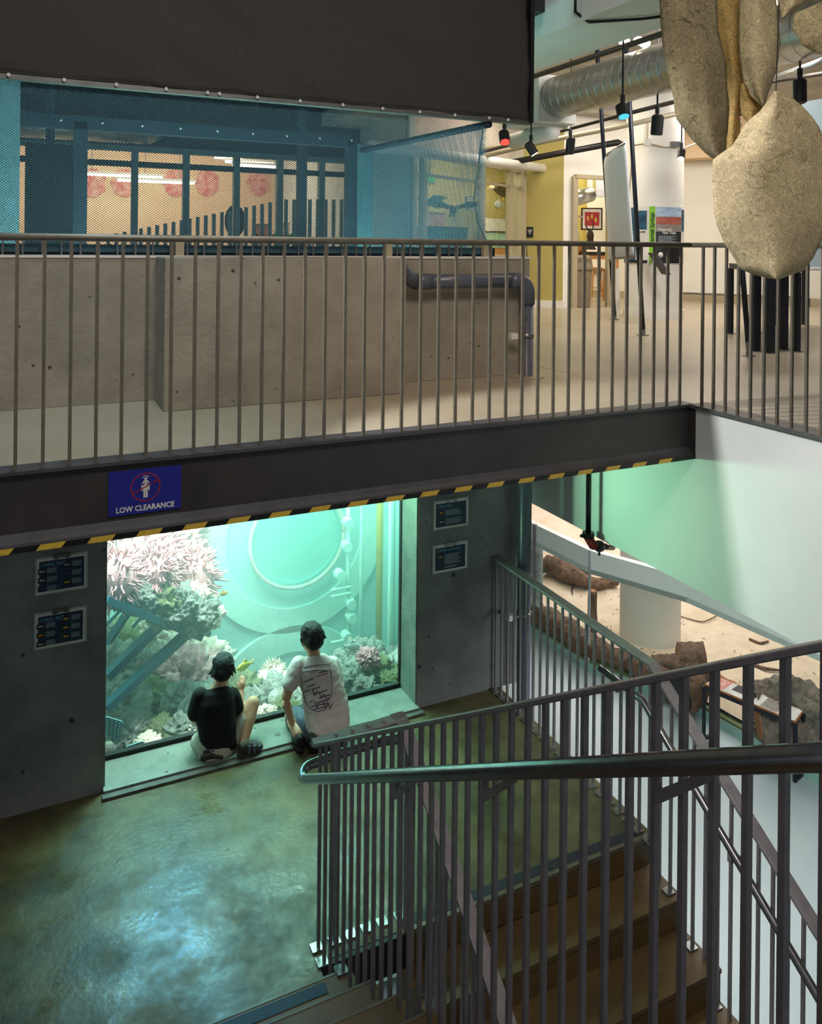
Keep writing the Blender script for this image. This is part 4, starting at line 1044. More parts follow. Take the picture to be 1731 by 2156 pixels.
# insect frame
t = thing('insect_display', 'framed grid of dark insects on the lab wall behind the net', 'frame', lab(990, 445, 2.8))
c = lab(990, 429, 2.8); B().obox(c, ld, (0, 0, 1), ln, .34, .30, .03).build('frame', 'black', t); B().obox(c - ln * .017, ld, (0, 0, 1), ln, .30, .26, .01).build('mat_board', 'sign_white', t)
for i in range(5):
    for j in range(4):
        q0 = c - ln * .024 + ld * (-.115 + .0575 * i) + V((0, 0, -.09 + .06 * j)); B().poly([q0 + ld * .02 + V((0, 0, .012)), q0, q0 - ld * .02 + V((0, 0, .012)), q0 - ld * .014 - V((0, 0, .012)), q0 - V((0, 0, .004)), q0 + ld * .014 - V((0, 0, .012))], -ln, .004).build('insect', 'feather_dark', t)
def bird(label, c, s, yaw, m1='feather_dark', m2='feather_light'):
    t = thing('stuffed_bird', label, 'bird', c); c = V(c); Q = Matrix.Rotation(yaw, 3, 'Z')
    def L(p): return c + Q @ (V(p) * s)
    rt = Q @ Matrix.Rotation(.5, 3, 'Y')
    B().ell(c, (.34 * s, .15 * s, .14 * s), 14, 10, rt).build('body', m1, t, smooth=True)
    B().ell(L((-.36, 0, .14)), (.11 * s, .09 * s, .09 * s), 12, 8).build('head', m2, t, smooth=True)
    B().lathe(L((-.44, 0, .13)), Q @ V((-1, 0, -.3)), [(0, .035 * s), (.10 * s, .004)], 8).build('beak', 'picture_gold', t)
    for sd in (1, -1):
        B().poly([L(p) for p in ((-.2, sd * .08, .06), (-.25, sd * .5, .26), (-.1, sd * .95, .22), (.12, sd * 1.0, .12), (.05, sd * .75, .08), (.2, sd * .62, .02), (.1, sd * .4, .04), (.22, sd * .25, .0), (.1, sd * .08, .02))], (0, 0, 1), .02 * s).build('wing', m1, t)
        B().tube([L((.05, sd * .06, -.1)), L((.02, sd * .06, -.26)), L((-.06, sd * .06, -.30))], .015 * s, 6).build('foot', 'picture_gold', t)
    B().poly([L(p) for p in ((.26, -.06, -.12), (.26, .06, -.12), (.58, .14, -.26), (.58, -.14, -.26))], (0, 0, 1), .015 * s).build('tail', m1, t)
    return t
for i, (px, py, k, s, yw, lb) in enumerate(((1058, 405, 1.6, .62, -.4, 'brown stuffed eagle with spread wings hanging in the lab window'), (955, 440, 2.0, .55, 1.2, 'stuffed diving bird behind the net in the lab'), (905, 425, 1.8, .40, .3, 'small teal bird model perched behind the net'))):
    bird(lb, lab(px, py, k), s, yw, 'feather_dark' if i < 2 else 'frame_teal')
for px, k in ((1062, 1.6), (955, 2.0), (905, 1.8)):
    p = lab(px, 400, k); o = B().tube([(p.x, p.y, p.z + .05), (p.x, p.y, 3.3)], .006, 6).build('hanging_wire', 'steel_bright'); tag(o, {1062: 'thin wire holding the brown stuffed eagle', 955: 'thin wire holding the diving bird', 905: 'thin wire holding the small teal bird'}[px], 'wire')
fish('fish_model', 'silver tuna model on the yellow lab wall', lab(1050, 431, 2.7), .42, 'fish_silver', math.atan2(ld.y, ld.x), cat='fish model')
# exit sign
t = thing('exit_sign', 'green EXIT sign glowing behind the net', 'sign', lab(905, 377, 1.0)); c = lab(905, 377, 1.0)
B().obox(c, ld, (0, 0, 1), ln, .28, .16, .04).build('housing', 'sign_white', t); B().tube([c, V((c.x, c.y, 3.3))], .012, 6).build('stem', 'steel_bright', t); text('EXIT', c - ln * .022, ld, (0, 0, 1), .14, 'exit_green', t, .004, 'lettering', bold=.004)
# lab equipment boxes
for i, (p4, mm, lb) in enumerate((((905, 478, 970, 520), 'frame_blue', 'blue cupboard behind the net under the teal bird'), ((872, 478, 900, 520), 'shelf_red', 'red edged cabinet at the left end of the lab'), ((903, 448, 935, 476), 'poster_red', 'pink poster above the blue cupboard'), ((1036, 488, 1078, 522), 'curb_green', 'small green aquarium box at the bottom of the lab window'))):
    a, b = lab(p4[0], p4[1], 1.4 + .2 * i), lab(p4[2], p4[3], 1.4 + .2 * i); c = (a + b) / 2; w_ = (V((b.x, b.y, 0)) - V((a.x, a.y, 0))).length; h_ = abs(a.z - b.z)
    t = thing('lab_cupboard' if i < 2 else ('poster' if i == 2 else 'terrarium'), lb, 'cupboard' if i < 2 else ('poster' if i == 2 else 'terrarium'), (c.x, c.y, c.z - h_ / 2))
    B().obox(c, ld, (0, 0, 1), ln, w_, h_, .3 if i != 2 else .02).build('case' if i != 2 else 'sheet', mm, t)
    if i != 2: B().obox(V((c.x, c.y, (c.z - h_ / 2) / 2)), ld, (0, 0, 1), ln, w_ * .96, c.z - h_ / 2, .28).build('base_cabinet', 'wood', t)
    B().obox(c + V((0, 0, h_ / 2)), ld, (0, 0, 1), ln, w_ * 1.04, .03, .34 if i != 2 else .03).build('top_edge', 'black' if i != 2 else 'frame_grey', t)
# plaque on olive wall
t = thing('room_plaque', 'small dark plaque with lettering on the olive wall', 'sign', O1.lerp(O2, .17))
od = (O2 - O1).normalized(); on = V((od.y, -od.x, 0)); c = O1.lerp(O2, .18); c = V((c.x, c.y, 1.29)) + on * .012
B().obox(c, od, (0, 0, 1), on, .115, .18, .012).build('panel', 'photo_dark', t)
tb = B()
for i in range(3): tb.obox(c + V((0, 0, .035 - .028 * i)) + on * .008, od, (0, 0, 1), on, (.08, .05, .03)[i], .012, .002)
tb.build('print_lines', 'sign_white', t)
# things seen through the door
t = thing('framed_picture', 'framed red picture with three gold ovals seen through the doorway', 'picture', atD(1246, 485, 16.5)); c = atD(1246, 461, 16.5)
B().obox(c, Rv, (0, 0, 1), Fv, .44, .46, .04).build('frame', 'feather_dark', t); B().obox(c - Fv * .022, Rv, (0, 0, 1), Fv, .38, .40, .01).build('mount', 'sign_white', t); B().obox(c - Fv * .03, Rv, (0, 0, 1), Fv, .30, .28, .008).build('print', 'picture_red', t)
for dx, dz in ((-.08, 0), (0, .05), (.08, -.02)): B().ell(c - Fv * .036 + Rv * dx + V((0, 0, dz)), (.035, .012, .055), 12, 8).build('oval', 'picture_gold', t, smooth=True)
t = thing('antelope_head', 'dark horned antelope head on the table in the doorway', 'animal mount', atD(1243, 525, 15.2)); c = atD(1243, 497, 15.2)
B().ell(c, (.05, .09, .12), 12, 8).build('head', 'feather_dark', t, smooth=True); B().lathe(c - V((0, 0, .26)), (0, 0, 1), [(0, .12), (.1, .07), (.2, .06)], 12).build('neck', 'feather_dark', t)
for sd in (-1, 1): B().tube([c + V((sd * .03, 0, .08)), c + V((sd * .09, .02, .2)), c + V((sd * .06, .02, .32))], .016, 6, scales=[1, .8, .3]).build('horn', 'black', t)
t = thing('work_table', 'wooden work table in the room behind the doorway', 'table', atD(1262, 640, 15.0)); a = atD(1262, 532, 15.0)
B().obox(V((a.x, a.y, .93)), Rv, (0, 0, 1), Fv, .62, .05, .6).build('tabletop', 'black', t); B().obox(V((a.x, a.y, .86)), Rv, (0, 0, 1), Fv, .58, .08, .56).build('apron', 'wood', t)
for i, j in ((-1, -1), (1, -1), (-1, 1), (1, 1)): B().bar(V((a.x, a.y, 0)) + Rv * .27 * i + Fv * .26 * j, V((a.x, a.y, .84)) + Rv * .27 * i + Fv * .26 * j, .05, .05, up=Fv).build('leg', 'wood', t)
for i, (px, pyb) in enumerate(((1252, 625), (1276, 632))):
    a = onz(px, pyb, 0); t = thing('wooden_stool', ['left wooden stool under the work table in the doorway', 'right wooden stool under the work table in the doorway'][i], 'stool', a, 'wooden stools in the doorway room')
    B().lathe(a + V((0, 0, .58)), (0, 0, 1), [(0, .15), (.04, .16)], 16).build('seat', 'wood', t)
    for k in range(4):
        an = k * math.pi / 2 + .6; B().tube([a + V((math.cos(an) * .17, math.sin(an) * .17, 0)), a + V((math.cos(an) * .11, math.sin(an) * .11, .59))], .018, 8).build('leg', 'wood', t)
    B().tube([a + V((math.cos(an) * .15, math.sin(an) * .15, .2)) for an in [k * math.pi / 4 for k in range(9)]], .012, 6).build('ring_rung', 'wood', t)
t = thing('ventilation_duct', 'short round duct under the ceiling seen through the doorway', 'duct', atD(1230, 420, 16))
B().tube([atD(1195, 422, 16), atD(1245, 408, 16.2)], .16, 16).build('pipe', 'galvanized', t, smooth=True); B().obox(atD(1262, 395, 16.2), Rv, (0, 0, 1), Fv, .2, .38, .3).build('box', 'galvanized', t)
t = thing('heron_mount', 'pale long necked bird mount at the left edge of the doorway', 'bird', atD(1211, 520, 15.4)); c = atD(1211, 488, 15.4)
B().ell(c - V((0, 0, .1)), (.08, .1, .18), 12, 8).build('body', 'skull', t, smooth=True); B().box((c.x - .12, c.y - .12, 0), (c.x + .12, c.y + .12, c.z - .27)).build('stand', 'wood', t); B().tube([c + V((0, 0, .02)), c + V((.03, 0, .12)), c + V((.0, 0, .22)), c + V((.06, 0, .30))], .028, 8).build('neck', 'skull', t, smooth=True); B().lathe(c + V((.06, 0, .31)), (1, 0, -.2), [(-.04, .03), (.03, .028), (.16, .004)], 8).build('head', 'skull', t)
# trash can
a = onz(1211, 645, 0); w2 = .255
t = thing('trash_can', 'beige stone pattern trash can with hooded lid by the olive wall', 'trash can', a)
oct_ = lambda w_, d_: [(-w_, -d_ + .07), (-w_ + .07, -d_), (w_ - .07, -d_), (w_, -d_ + .07), (w_, d_), (-w_, d_)]
def octp(w_, d_, z): return [a + Rv * u + Fv * v + V((0, 0, z)) for u, v in oct_(w_, d_)]
def loft(mb, rings):
    n = len(rings[0]); mb.add([p for r in rings for p in r], [(i * n + j, i * n + (j + 1) % n, (i + 1) * n + (j + 1) % n, (i + 1) * n + j) for i in range(len(rings) - 1) for j in range(n)] + [tuple(range(n)), tuple((len(rings) - 1) * n + j for j in range(n))]); return mb
loft(B(), [octp(w2 * .93, .22, .01), octp(w2, .24, .65)]).build('body', 'trash_stone', t); loft(B(), [octp(w2 * 1.05, .26, .65), octp(w2 * 1.05, .26, .68), octp(w2 * .98, .22, .86), octp(w2 * .90, .10, .90)]).build('lid', 'trash_stone', t)
B().obox(a + Rv * .06 - Fv * .235 + V((0, 0, .775)), Rv, (0, -.2, 1), Fv, .30, .15, .012).build('flap', 'trash_stone', t)

# round column with wrapped panel
CC = atD(1376, 560, 12.05); CC.z = 0
CRad = .425
o = B().lathe((CC.x, CC.y, 0), (0, 0, 1), [(ZF, CRad + .02), (-.3, CRad + .02), (0, CRad + .02), (.12, CRad + .015), (.121, CRad), (ZCE, CRad)], 40).build('column', 'white_paint', auto=True); struct(o, 'thick round white column through both floors', 'column')
pn = thing('thermal_springs_display', 'curved Thermal Springs exhibit panel wrapped around the white column', 'exhibit panel', (CC.x, CC.y - CRad, .80))
ang0 = math.atan2(CAM.y - CC.y, CAM.x - CC.x)
def cyl(u0, u1, z0, z1, r, m, name, th=.01):
    """u in image pixels across the column -> angle on the column"""
    def an(px):
        k = max(-.998, min(.998, (px - 1378) / 62.0)); return ang0 + math.asin(k)
    mb = B(); n = max(2, int(abs(u1 - u0) / 5)); a0, a1 = an(u0), an(u1)
    for i in range(n):
        A, Bq = a0 + (a1 - a0) * i / n, a0 + (a1 - a0) * (i + 1) / n
        P = [(CC.x + rr * math.cos(t), CC.y + rr * math.sin(t), z) for rr in (r, r + th) for t in (A, Bq) for z in (z0, z1)]
        mb.add(P, [(0, 1, 3, 2), (4, 6, 7, 5), (0, 4, 5, 1), (2, 3, 7, 6), (0, 2, 6, 4), (1, 5, 7, 3)])
    return mb.build(name, m, pn)
zpx = lambda py: CZ - (py - 523) * (12.05 - .43) / F
cyl(1317, 1439, zpx(555), zpx(434), CRad + .004, 'sign_white', 'sheet')
cyl(1319, 1342, zpx(553), zpx(436), CRad + .016, 'photo_blue', 'photo', .002)
cyl(1342, 1364, zpx(483), zpx(443), CRad + .016, 'photo_blue', 'photo', .002)
cyl(1369, 1380.5, zpx(554), zpx(434), CRad + .016, 'green_strip', 'green_band', .002)
cyl(1382, 1432, zpx(456), zpx(436), CRad + .016, 'photo_sky', 'photo', .002); cyl(1382, 1432, zpx(472), zpx(456), CRad + .016, 'photo_red', 'photo', .002); cyl(1382, 1432, zpx(486), zpx(472), CRad + .016, 'photo_gravel', 'photo', .002)
cyl(1382, 1432, zpx(554), zpx(487), CRad + .016, 'photo_dark', 'text_block', .002); cyl(1433, 1438, zpx(486), zpx(440), CRad + .016, 'photo_blue', 'photo', .002)
cyl(1319, 1366, zpx(554), zpx(548), CRad + .017, 'photo_dark', 'text_block', .002)
def cyltext(body, px, py, size, m, vertical=False, nm='lettering'):
    k = (px - 1378) / 62.0; A = ang0 + math.asin(k); n = V((math.cos(A), math.sin(A), 0)); c = V((CC.x, CC.y, zpx(py))) + n * (CRad + .021); r = V((0, 0, 1)).cross(n)
    if vertical: text(body, c, (0, 0, 1), -r, size, m, pn, .002, nm, bold=.002)
    else: text(body, c, r, (0, 0, 1), size, m, pn, .002, nm, bold=.002)
cyltext('Thermal Springs', 1374.8, 484, .078, 'photo_dark', True)
cyltext("Nature's", 1399, 483, .060, 'sign_white'); cyltext('Hot Tubs', 1408, 490, .056, 'sign_white')
tb = B()
for i in range(9):
    k0, k1 = (1387 - 1378) / 62, (1425 - 1378 - 6 * (i % 3)) / 62; A0, A1 = ang0 + math.asin(k0), ang0 + math.asin(k1); z = zpx(497 + 1.9 * i)
    for s_ in range(5):
        a0, a1 = A0 + (A1 - A0) * s_ / 5, A0 + (A1 - A0) * (s_ + 1) / 5
        tb.add([(CC.x + (CRad + .0195) * math.cos(q_), CC.y + (CRad + .0195) * math.sin(q_), zz) for q_, zz in ((a0, z), (a1, z), (a1, z + .006), (a0, z + .006))], [(0, 1, 2, 3)])
tb.build('print_lines', 'print_text', pn)
cyltext('Origin of Life?', 1353, 488, .022, 'photo_dark')
ms = thing('info_screen', 'slanted black screen arm fixed in front of the column panel', 'screen', atD(1388, 580, 11.2))
B().obox(atD(1388, 555, 11.2), atD(1403, 578, 11.15) - atD(1373, 532, 11.25), Fv, Rv, .36, .26, .05).build('screen', 'black', ms); B().tube([atD(1378, 545, 11.3), atD(1372, 548, 11.6)], .02, 8).build('arm', 'steel_bright', ms)
B().ell(atD(1391, 537, 11.25), (.035, .035, .04), 10, 8).build('knob', 'sign_white', ms)
ob = thing('outlet_box', 'white electrical box low on the left of the column', 'outlet', atD(1323, 612, 11.75))
B().obox(atD(1323, 612, 11.72), Rv, (0, 0, 1), Fv, .09, .11, .05).build('box', 'white_paint', ob); B().tube([atD(1325, 605, 11.74), atD(1326, 560, 11.74)], .012, 8).build('conduit', 'white_paint', ob)
jb = thing('junction_box', 'white junction box with conduits high on the column', 'junction box', atD(1363, 306, 11.6))
B().obox(atD(1363, 300, 11.6), Rv, (0, 0, 1), Fv, .10, .10, .05).build('box', 'white_paint', jb); B().tube([atD(1363, 294, 11.6), atD(1364, 258, 11.6)], .012, 8).build('conduit', 'conduit', jb); B().tube([atD(1356, 303, 11.6), atD(1335, 306, 11.55), atD(1331, 330, 11.5), atD(1322, 450, 11.55)], .012, 8).build('conduit', 'conduit', jb); B().tube([atD(1370, 303, 11.6), atD(1400, 310, 11.62), atD(1440, 312, 11.7), atD(1470, 300, 11.9)], .012, 8).build('conduit', 'conduit', jb); B().obox(atD(1422, 304, 11.62), Rv, (0, 0, 1), Fv, .14, .08, .05).build('box', 'frame_grey', jb)

# far right wall
W0, W1 = onz(1425, 632, 0), onz(1800, 648, 0)
o = wallseg(W0 - (W1 - W0) * .6, W1 + (W1 - W0) * 1.2, 0, ZCE, .15, 'white_paint', 'wall_hall_back'); struct(o, 'off white back wall of the upper hall right of the column', 'wall')
wd = (W1 - W0).normalized(); wn = V((wd.y, -wd.x, 0))
o = B().bar(W0 + wn * .05 + V((0, 0, .07)) - wd * 3, W1 + wn * .05 + V((0, 0, .07)) + wd * 3, .04, .14).build('baseboard_hall', 'conduit'); struct(o, 'low baseboard of the upper hall back wall', 'baseboard')
pb = W0 + wd * .6
o = B().obox(pb + wn * .25 + V((0, 0, 3.15)), wd, (0, 0, 1), wn, 2.0, .75, .5).build('ceiling_bulkhead', 'cream_wall'); struct(o, 'pinkish bulkhead above the back wall right of the column', 'bulkhead')
rl = thing('wall_rail', 'thin metal rail along the foot of the back wall', 'rail', W0 + wn * .3); B().bar(W0 + wn * .3 + V((0, 0, .16)), W0 + wn * .3 + wd * 2.4 + V((0, 0, .16)), .02, .04).build('rail', 'steel_bright', rl)
for k in (0, 1.2, 2.4): B().bar(W0 + wn * .3 + wd * k, W0 + wn * .3 + wd * k + V((0, 0, .16)), .03, .03, up=wd).build('foot', 'navy_metal', rl)
bp_ = thing('blue_light_panel', 'pale blue banner for the blue light on the far right wall', 'standin', onz(1722, 600, 0))  # flat blue panel added for the bluish light on the back wall
a, b, c, d = atD(1690, 215, 9.5), atD(1745, 205, 9.5), atD(1745, 566, 9.5), atD(1706, 566, 9.5)
B().poly([a, b, c, d], Fv, .02).build('cloth', 'lower_floor', bp_); B().tube([d, c], .02, 8).build('bottom_bar', 'sign_white', bp_)

# dark exhibit table
feet = [(1538, 703), (1590, 740), (1596, 701), (1620, 744), (1631, 685), (1648, 736), (1678, 741), (1693, 684)]
tb_ = thing('exhibit_table', 'dark navy exhibit table with many square legs behind the balustrade', 'table', onz(1618, 715, 0))
ZT = .80
for i, (px, py) in enumerate(feet):
    p = onz(px, py, 0); w_ = .05 if i not in (3, 5, 1) else .075
    B().box((p.x - w_ / 2, p.y - w_ / 2, 0), (p.x + w_ / 2, p.y + w_ / 2, ZT)).build('leg', 'navy_metal', tb_); B().box((p.x - w_ / 2 - .01, p.y - w_ / 2 - .01, 0), (p.x + w_ / 2 + .03, p.y + w_ / 2 + .01, .008)).build('foot_plate', 'steel', tb_)
hull = [onz(px, py, 0) for px, py in ((1534, 703), (1590, 744), (1682, 746), (1702, 684), (1640, 682), (1575, 690))]
B().poly([(p.x, p.y, ZT) for p in hull], (0, 0, 1), .06).build('tabletop', 'navy_metal', tb_)
# poles with cloth screen
cs = thing('cloth_screen', 'curved white cloth screen stretched between two leaning metal poles', 'screen', onz(1323, 690, 0))
f1, f2 = onz(1294, 673, 0), onz(1354, 706, 0)
t1, t2 = atD(1265, 225, 9.9), atD(1325, 205, 9.0)
for f_, t_ in ((f1, t1), (f2, t2)):
    tp = f_ + (t_ - f_) * (ZCE / t_.z) if t_.z > 0 else t_
    B().tube([f_ + V((0, 0, .06)), tp], .026, 12).build('pole', 'navy_metal', cs, smooth=True); B().lathe(f_, (0, 0, 1), [(0, .07), (.008, .07), (.01, .028), (.12, .028)], 14).build('pole_foot', 'steel_bright', cs)
def pl(f_, t_, z): return f_ + (t_ - f_) * (z / t_.z)
vs, fs = [], []; nu, nv = 14, 12
for j in range(nv + 1):
    v = j / nv
    lft = atD(1273 + 10 * (1 - v) * 1.0, 548 - (548 - 352) * v, 9.75); rgt_ = atD(1318 + 18 * (1 - v), 540 - (540 - 322) * v, 9.1)
    for i in range(nu + 1):
        u = i / nu; p = lft.lerp(rgt_, u); bow = math.sin(math.pi * u) * .16
        vs.append(p + V((-.3, 1, 0)) * bow * .6 + V((0, 0, .12 * math.sin(math.pi * u * .5) * v)))
fs = [(j * (nu + 1) + i, j * (nu + 1) + i + 1, (j + 1) * (nu + 1) + i + 1, (j + 1) * (nu + 1) + i) for j in range(nv) for i in range(nu)]
o = B().add(vs, fs).build('cloth', 'cloth_white', cs, smooth=True); md = o.modifiers.new('s', 'SOLIDIFY'); md.thickness = .006
B().tube([vs[0], vs[nu // 2], vs[nu]], .018, 8).build('bottom_bar', 'steel_bright', cs); B().tube([vs[nv * (nu + 1)], vs[nv * (nu + 1) + nu // 2], vs[-1]], .016, 8).build('top_bar', 'steel_bright', cs)
B().bar(onz(1300, 665, 0), onz(1300, 665, 0) + V((0, 0, .72)), .05, .05, up=Rv).build('white_leg', 'white_paint', cs)
p3 = thing('exhibit_pole', 'single leaning dark pole in front of the exhibit table', 'pole', onz(1577, 750, 0)); f3 = onz(1577, 750, 0); t3 = atD(1562, 560, 7.75)
B().tube([f3 + V((0, 0, .05)), f3 + (t3 - f3) * 1.6], .026, 12).build('pole', 'navy_metal', p3, smooth=True); B().lathe(f3, (0, 0, 1), [(0, .06), (.008, .06), (.01, .028), (.14, .028)], 14).build('pole_foot', 'steel_bright', p3)

# spiral duct
XD, ZDu, RD = 5.62, 2.82, .245
dk = thing('ventilation_duct', 'large shiny spiral duct under the upper hall ceiling', 'duct', (XD, 6, ZDu - RD))
B().tube([(XD, 7.85, ZDu), (XD, -1, ZDu)], RD, 40).build('pipe', 'galvanized', dk, smooth=True)
y = 7.8
rib = B().lathe((0, 0, 0), (0, 1, .12), [(-.004, RD + .0005), (-.002, RD + .003), (.002, RD + .003), (.004, RD + .0005)], 40, cap=False).mesh('rib', 'galvanized', True)
while y > 1.2:
    newobj('rib', rib, dk, (XD, y, ZDu)); y -= .135
B().box((XD - .27, 7.85, ZDu - .30), (XD + .27, 8.6, ZDu + .26)).build('plenum', 'white_paint', dk); B().box((XD - .30, 8.0, ZDu - .33), (XD + .30, 8.06, ZDu + .29)).build('plenum_flange', 'white_paint', dk)
o = B().tube([(XD + .05, 8.9, 2.42), (XD + .05, 8.0, 2.44)], .10, 18).build('insulated_pipe', 'white_paint', smooth=True); tag(o, 'white insulated pipe stub below the plenum of the spiral duct', 'pipe')
# conduits and pipes along the ceiling
def run(label, pts, r, m, nm='ceiling_pipe'):
    o = B().tube(pts, r, 10).build(nm, m, smooth=True); tag(o, label, 'pipe', 'ceiling pipes of the upper hall')
run('dark conduit running along the ceiling beside the white beam', [(5.0, 9.2, 2.93), (5.0, 2, 2.93)], .028, 'conduit_dark')
run('dark sprinkler pipe crossing below the spiral duct', [atD(1010, 322, 12), atD(1180, 276, 10.8), atD(1310, 242, 9.9), atD(1430, 212, 9.2), atD(1500, 190, 8.9)], .026, 'conduit_dark')
run('cream pipe just below the dark sprinkler pipe', [atD(1000, 334, 12.2), atD(1150, 297, 11.4), atD(1300, 268, 10.8), atD(1440, 236, 10.2)], .034, 'conduit')
run('lower cream pipe at the left of the ceiling', [atD(1000, 318, 12.6), atD(1120, 295, 12.2)], .03, 'conduit')
run('black pipe with elbow beside the column', [atD(1070, 343, 13), atD(1300, 300, 12.4), atD(1308, 304, 12.4), atD(1309, 318, 12.4)], .05, 'black')
run('long pale pipe at the right behind the paper sculpture', [atD(1630, 165, 8.0), atD(1740, 125, 7.2)], .03, 'galvanized')
run('grey cable tray at the right behind the paper sculpture', [atD(1620, 172, 8.2), atD(1760, 150, 7.6)], .022, 'conduit_dark')
run('thin black cable looping under the white beam', [(4.04, 5.4, 3.6), (4.02, 5.38, 2.98), (4.1, 5.3, 2.885), (4.4, 5.0, 2.875), (4.75, 4.6, 2.89)], .012, 'black', 'ceiling_cable')
# ceiling spot lights
def spot(label, p, aim, m='lens_warm', L=.16, r=.055, drop=.25, arm=True):
    t = thing('track_spot', label, 'spotlight', p, 'track spotlights of the upper hall'); p, aim = V(p), V(aim).normalized()
    B().lathe(p - aim * L * .5, aim, [(0, r * .6), (.02, r), (L, r), (L + .005, r * .9)], 16).build('housing', 'fixture_black', t, auto=True)
    B().lathe(p + aim * (L * .5 + .002), aim, [(0, r * .82), (.006, r * .82)], 16).build('lens', m, t)
    B().tube([p, V((p.x, p.y, ZCE - .05))], .009, 8).build('stem', 'fixture_black', t); B().lathe(p + V((0, 0, L * .55)), (0, 0, 1), [(0, .022), (.07, .022)], 10).build('yoke', 'fixture_black', t); B().lathe(V((p.x, p.y, ZCE - .05)), (0, 0, 1), [(0, .03), (.05, .03)], 10).build('mount', 'fixture_black', t)
spot('red lit spotlight above the lab window', atD(1062, 288, 9.0), (-.2, -.5, -.7), 'lens_red', .16, .06)
spot('black spotlight with white lens right of the red lamp', atD(1118, 312, 9.5), (.5, -.3, -.9), 'lens_warm')
spot('black cylinder spotlight in front of the dark pipe', atD(1201, 306, 9.8), (.1, .3, -1), 'fixture_black', .2)
spot('spotlight with cyan lens under the spiral duct', atD(1311, 232, 7.4), (-.1, -.4, -.9), 'lens_cyan', .13, .06)
spot('black spotlight below the duct left of the paper sculpture', atD(1384, 262, 8.0), (0, .1, -1), 'fixture_black', .2, .06)
spot('small spotlight peeking out right of the column', atD(1435, 324, 10.6), (-.4, -.3, -.9), 'lens_warm', .14, .05)
spot('black spotlight hanging at the far right of the ceiling', atD(1684, 190, 6.6), (-.1, -.1, -1), 'fixture_black', .2, .055)
# recessed light with bright bulbs
rb = thing('ceiling_light', 'bright recessed ceiling light above the spiral duct', 'lamp', atD(1335, 92, 8.6)); p = atD(1335, 84, 8.6)
B().box((5.0, p.y - .35, 3.45), (5.5, p.y + .35, 3.55)).build('tray', 'frame_grey', rb)
for px, py in ((1315, 88), (1345, 86), (1358, 91)): B().ell(atD(px, py, 8.5), (.06, .06, .045), 12, 8).build('bulb', 'tube_light', rb, smooth=True)

# ================================================================== HANGING PAPER SCULPTURES
def sheet(name, label, left, right, D0, curl, nv=44, nu=18, seed=1, lean=0.0, m='felt_pale'):
    """left/right: outlines (px, py) top to bottom; the sheet hangs at distance D0 and curls in depth"""
    def samp(pl_, t):
        L_ = [0]
        for i in range(1, len(pl_)): L_.append(L_[-1] + math.hypot(pl_[i][0] - pl_[i - 1][0], pl_[i][1] - pl_[i - 1][1]))
        s = t * L_[-1]
        for i in range(1, len(pl_)):
            if s <= L_[i] + 1e-9:
                k = (s - L_[i - 1]) / (L_[i] - L_[i - 1]); return (pl_[i - 1][0] + (pl_[i][0] - pl_[i - 1][0]) * k, pl_[i - 1][1] + (pl_[i][1] - pl_[i - 1][1]) * k)
        return pl_[-1]
    vs = []
    for j in range(nv + 1):
        t = j / nv; a, b = samp(left, t), samp(right, t)
        for i in range(nu + 1):
            u = i / nu
            jx = 2.2 * noise.noise(V((j * .35, i * .1, seed))) * (1 if i in (0, nu) else 0)
            D = D0 + curl * math.cos(math.pi * (u - .5)) * -1 + .018 * noise.noise(V((u * 3, t * 4, seed * 3.3))) + lean * t
            vs.append(atD(a[0] + (b[0] - a[0]) * u + jx, a[1] + (b[1] - a[1]) * u, D))
    fs = [(j * (nu + 1) + i, j * (nu + 1) + i + 1, (j + 1) * (nu + 1) + i + 1, (j + 1) * (nu + 1) + i) for j in range(nv) for i in range(nu)]
    o = B().add(vs, fs).build(name, m, smooth=True); md = o.modifiers.new('s', 'SOLIDIFY'); md.thickness = .004
    return tag(o, label, 'paper sculpture', 'hanging felted paper forms')
sheet('paper_form', 'long grey fibrous paper strip hanging leftmost beside the duct', [(1388, -20), (1395, 90), (1415, 190), (1425, 250), (1455, 290), (1490, 325), (1526, 346)], [(1508, -20), (1512, 70), (1528, 130), (1530, 190), (1535, 230), (1528, 300), (1528, 346)], 4.15, .07, seed=2, m='felt_grey')
sheet('paper_form', 'amber translucent paper strip between the grey strip and the pale strip', [(1500, -20), (1512, 60), (1526, 130), (1530, 200), (1534, 240), (1528, 330)], [(1562, -20), (1560, 60), (1558, 120), (1565, 180), (1556, 240), (1560, 315)], 4.35, .05, seed=5, m='felt_amber')
sheet('paper_form', 'pale upright paper form hanging right of the amber strip', [(1558, -20), (1556, 60), (1558, 120), (1566, 170), (1580, 200), (1605, 222)], [(1630, -20), (1636, 30), (1642, 90), (1634, 150), (1622, 180), (1608, 224)], 4.25, .09, seed=8)
sheet('paper_form', 'short curled paper petal below the pale upright form', [(1560, 180), (1558, 220), (1565, 245), (1585, 270)], [(1568, 172), (1590, 205), (1606, 228), (1588, 272)], 4.3, .05, seed=11, nv=20, m='felt_amber')
sheet('paper_form', 'largest round paper form hanging in front of the balustrade', [(1632, 192), (1606, 230), (1570, 262), (1545, 305), (1500, 338), (1502, 420), (1508, 470), (1525, 510), (1548, 545), (1560, 565), (1590, 578), (1630, 586)], [(1634, 192), (1665, 205), (1700, 235), (1722, 265), (1742, 310), (1748, 380), (1748, 440), (1742, 480), (1725, 515), (1710, 545), (1690, 568), (1640, 587)], 3.9, .10, nv=60, nu=30, seed=14)
sheet('paper_form', 'paper flap at the top right corner spreading outward', [(1636, -20), (1640, 10), (1646, 36)], [(1760, -30), (1700, 2), (1648, 38)], 4.1, .05, seed=17, nv=14)
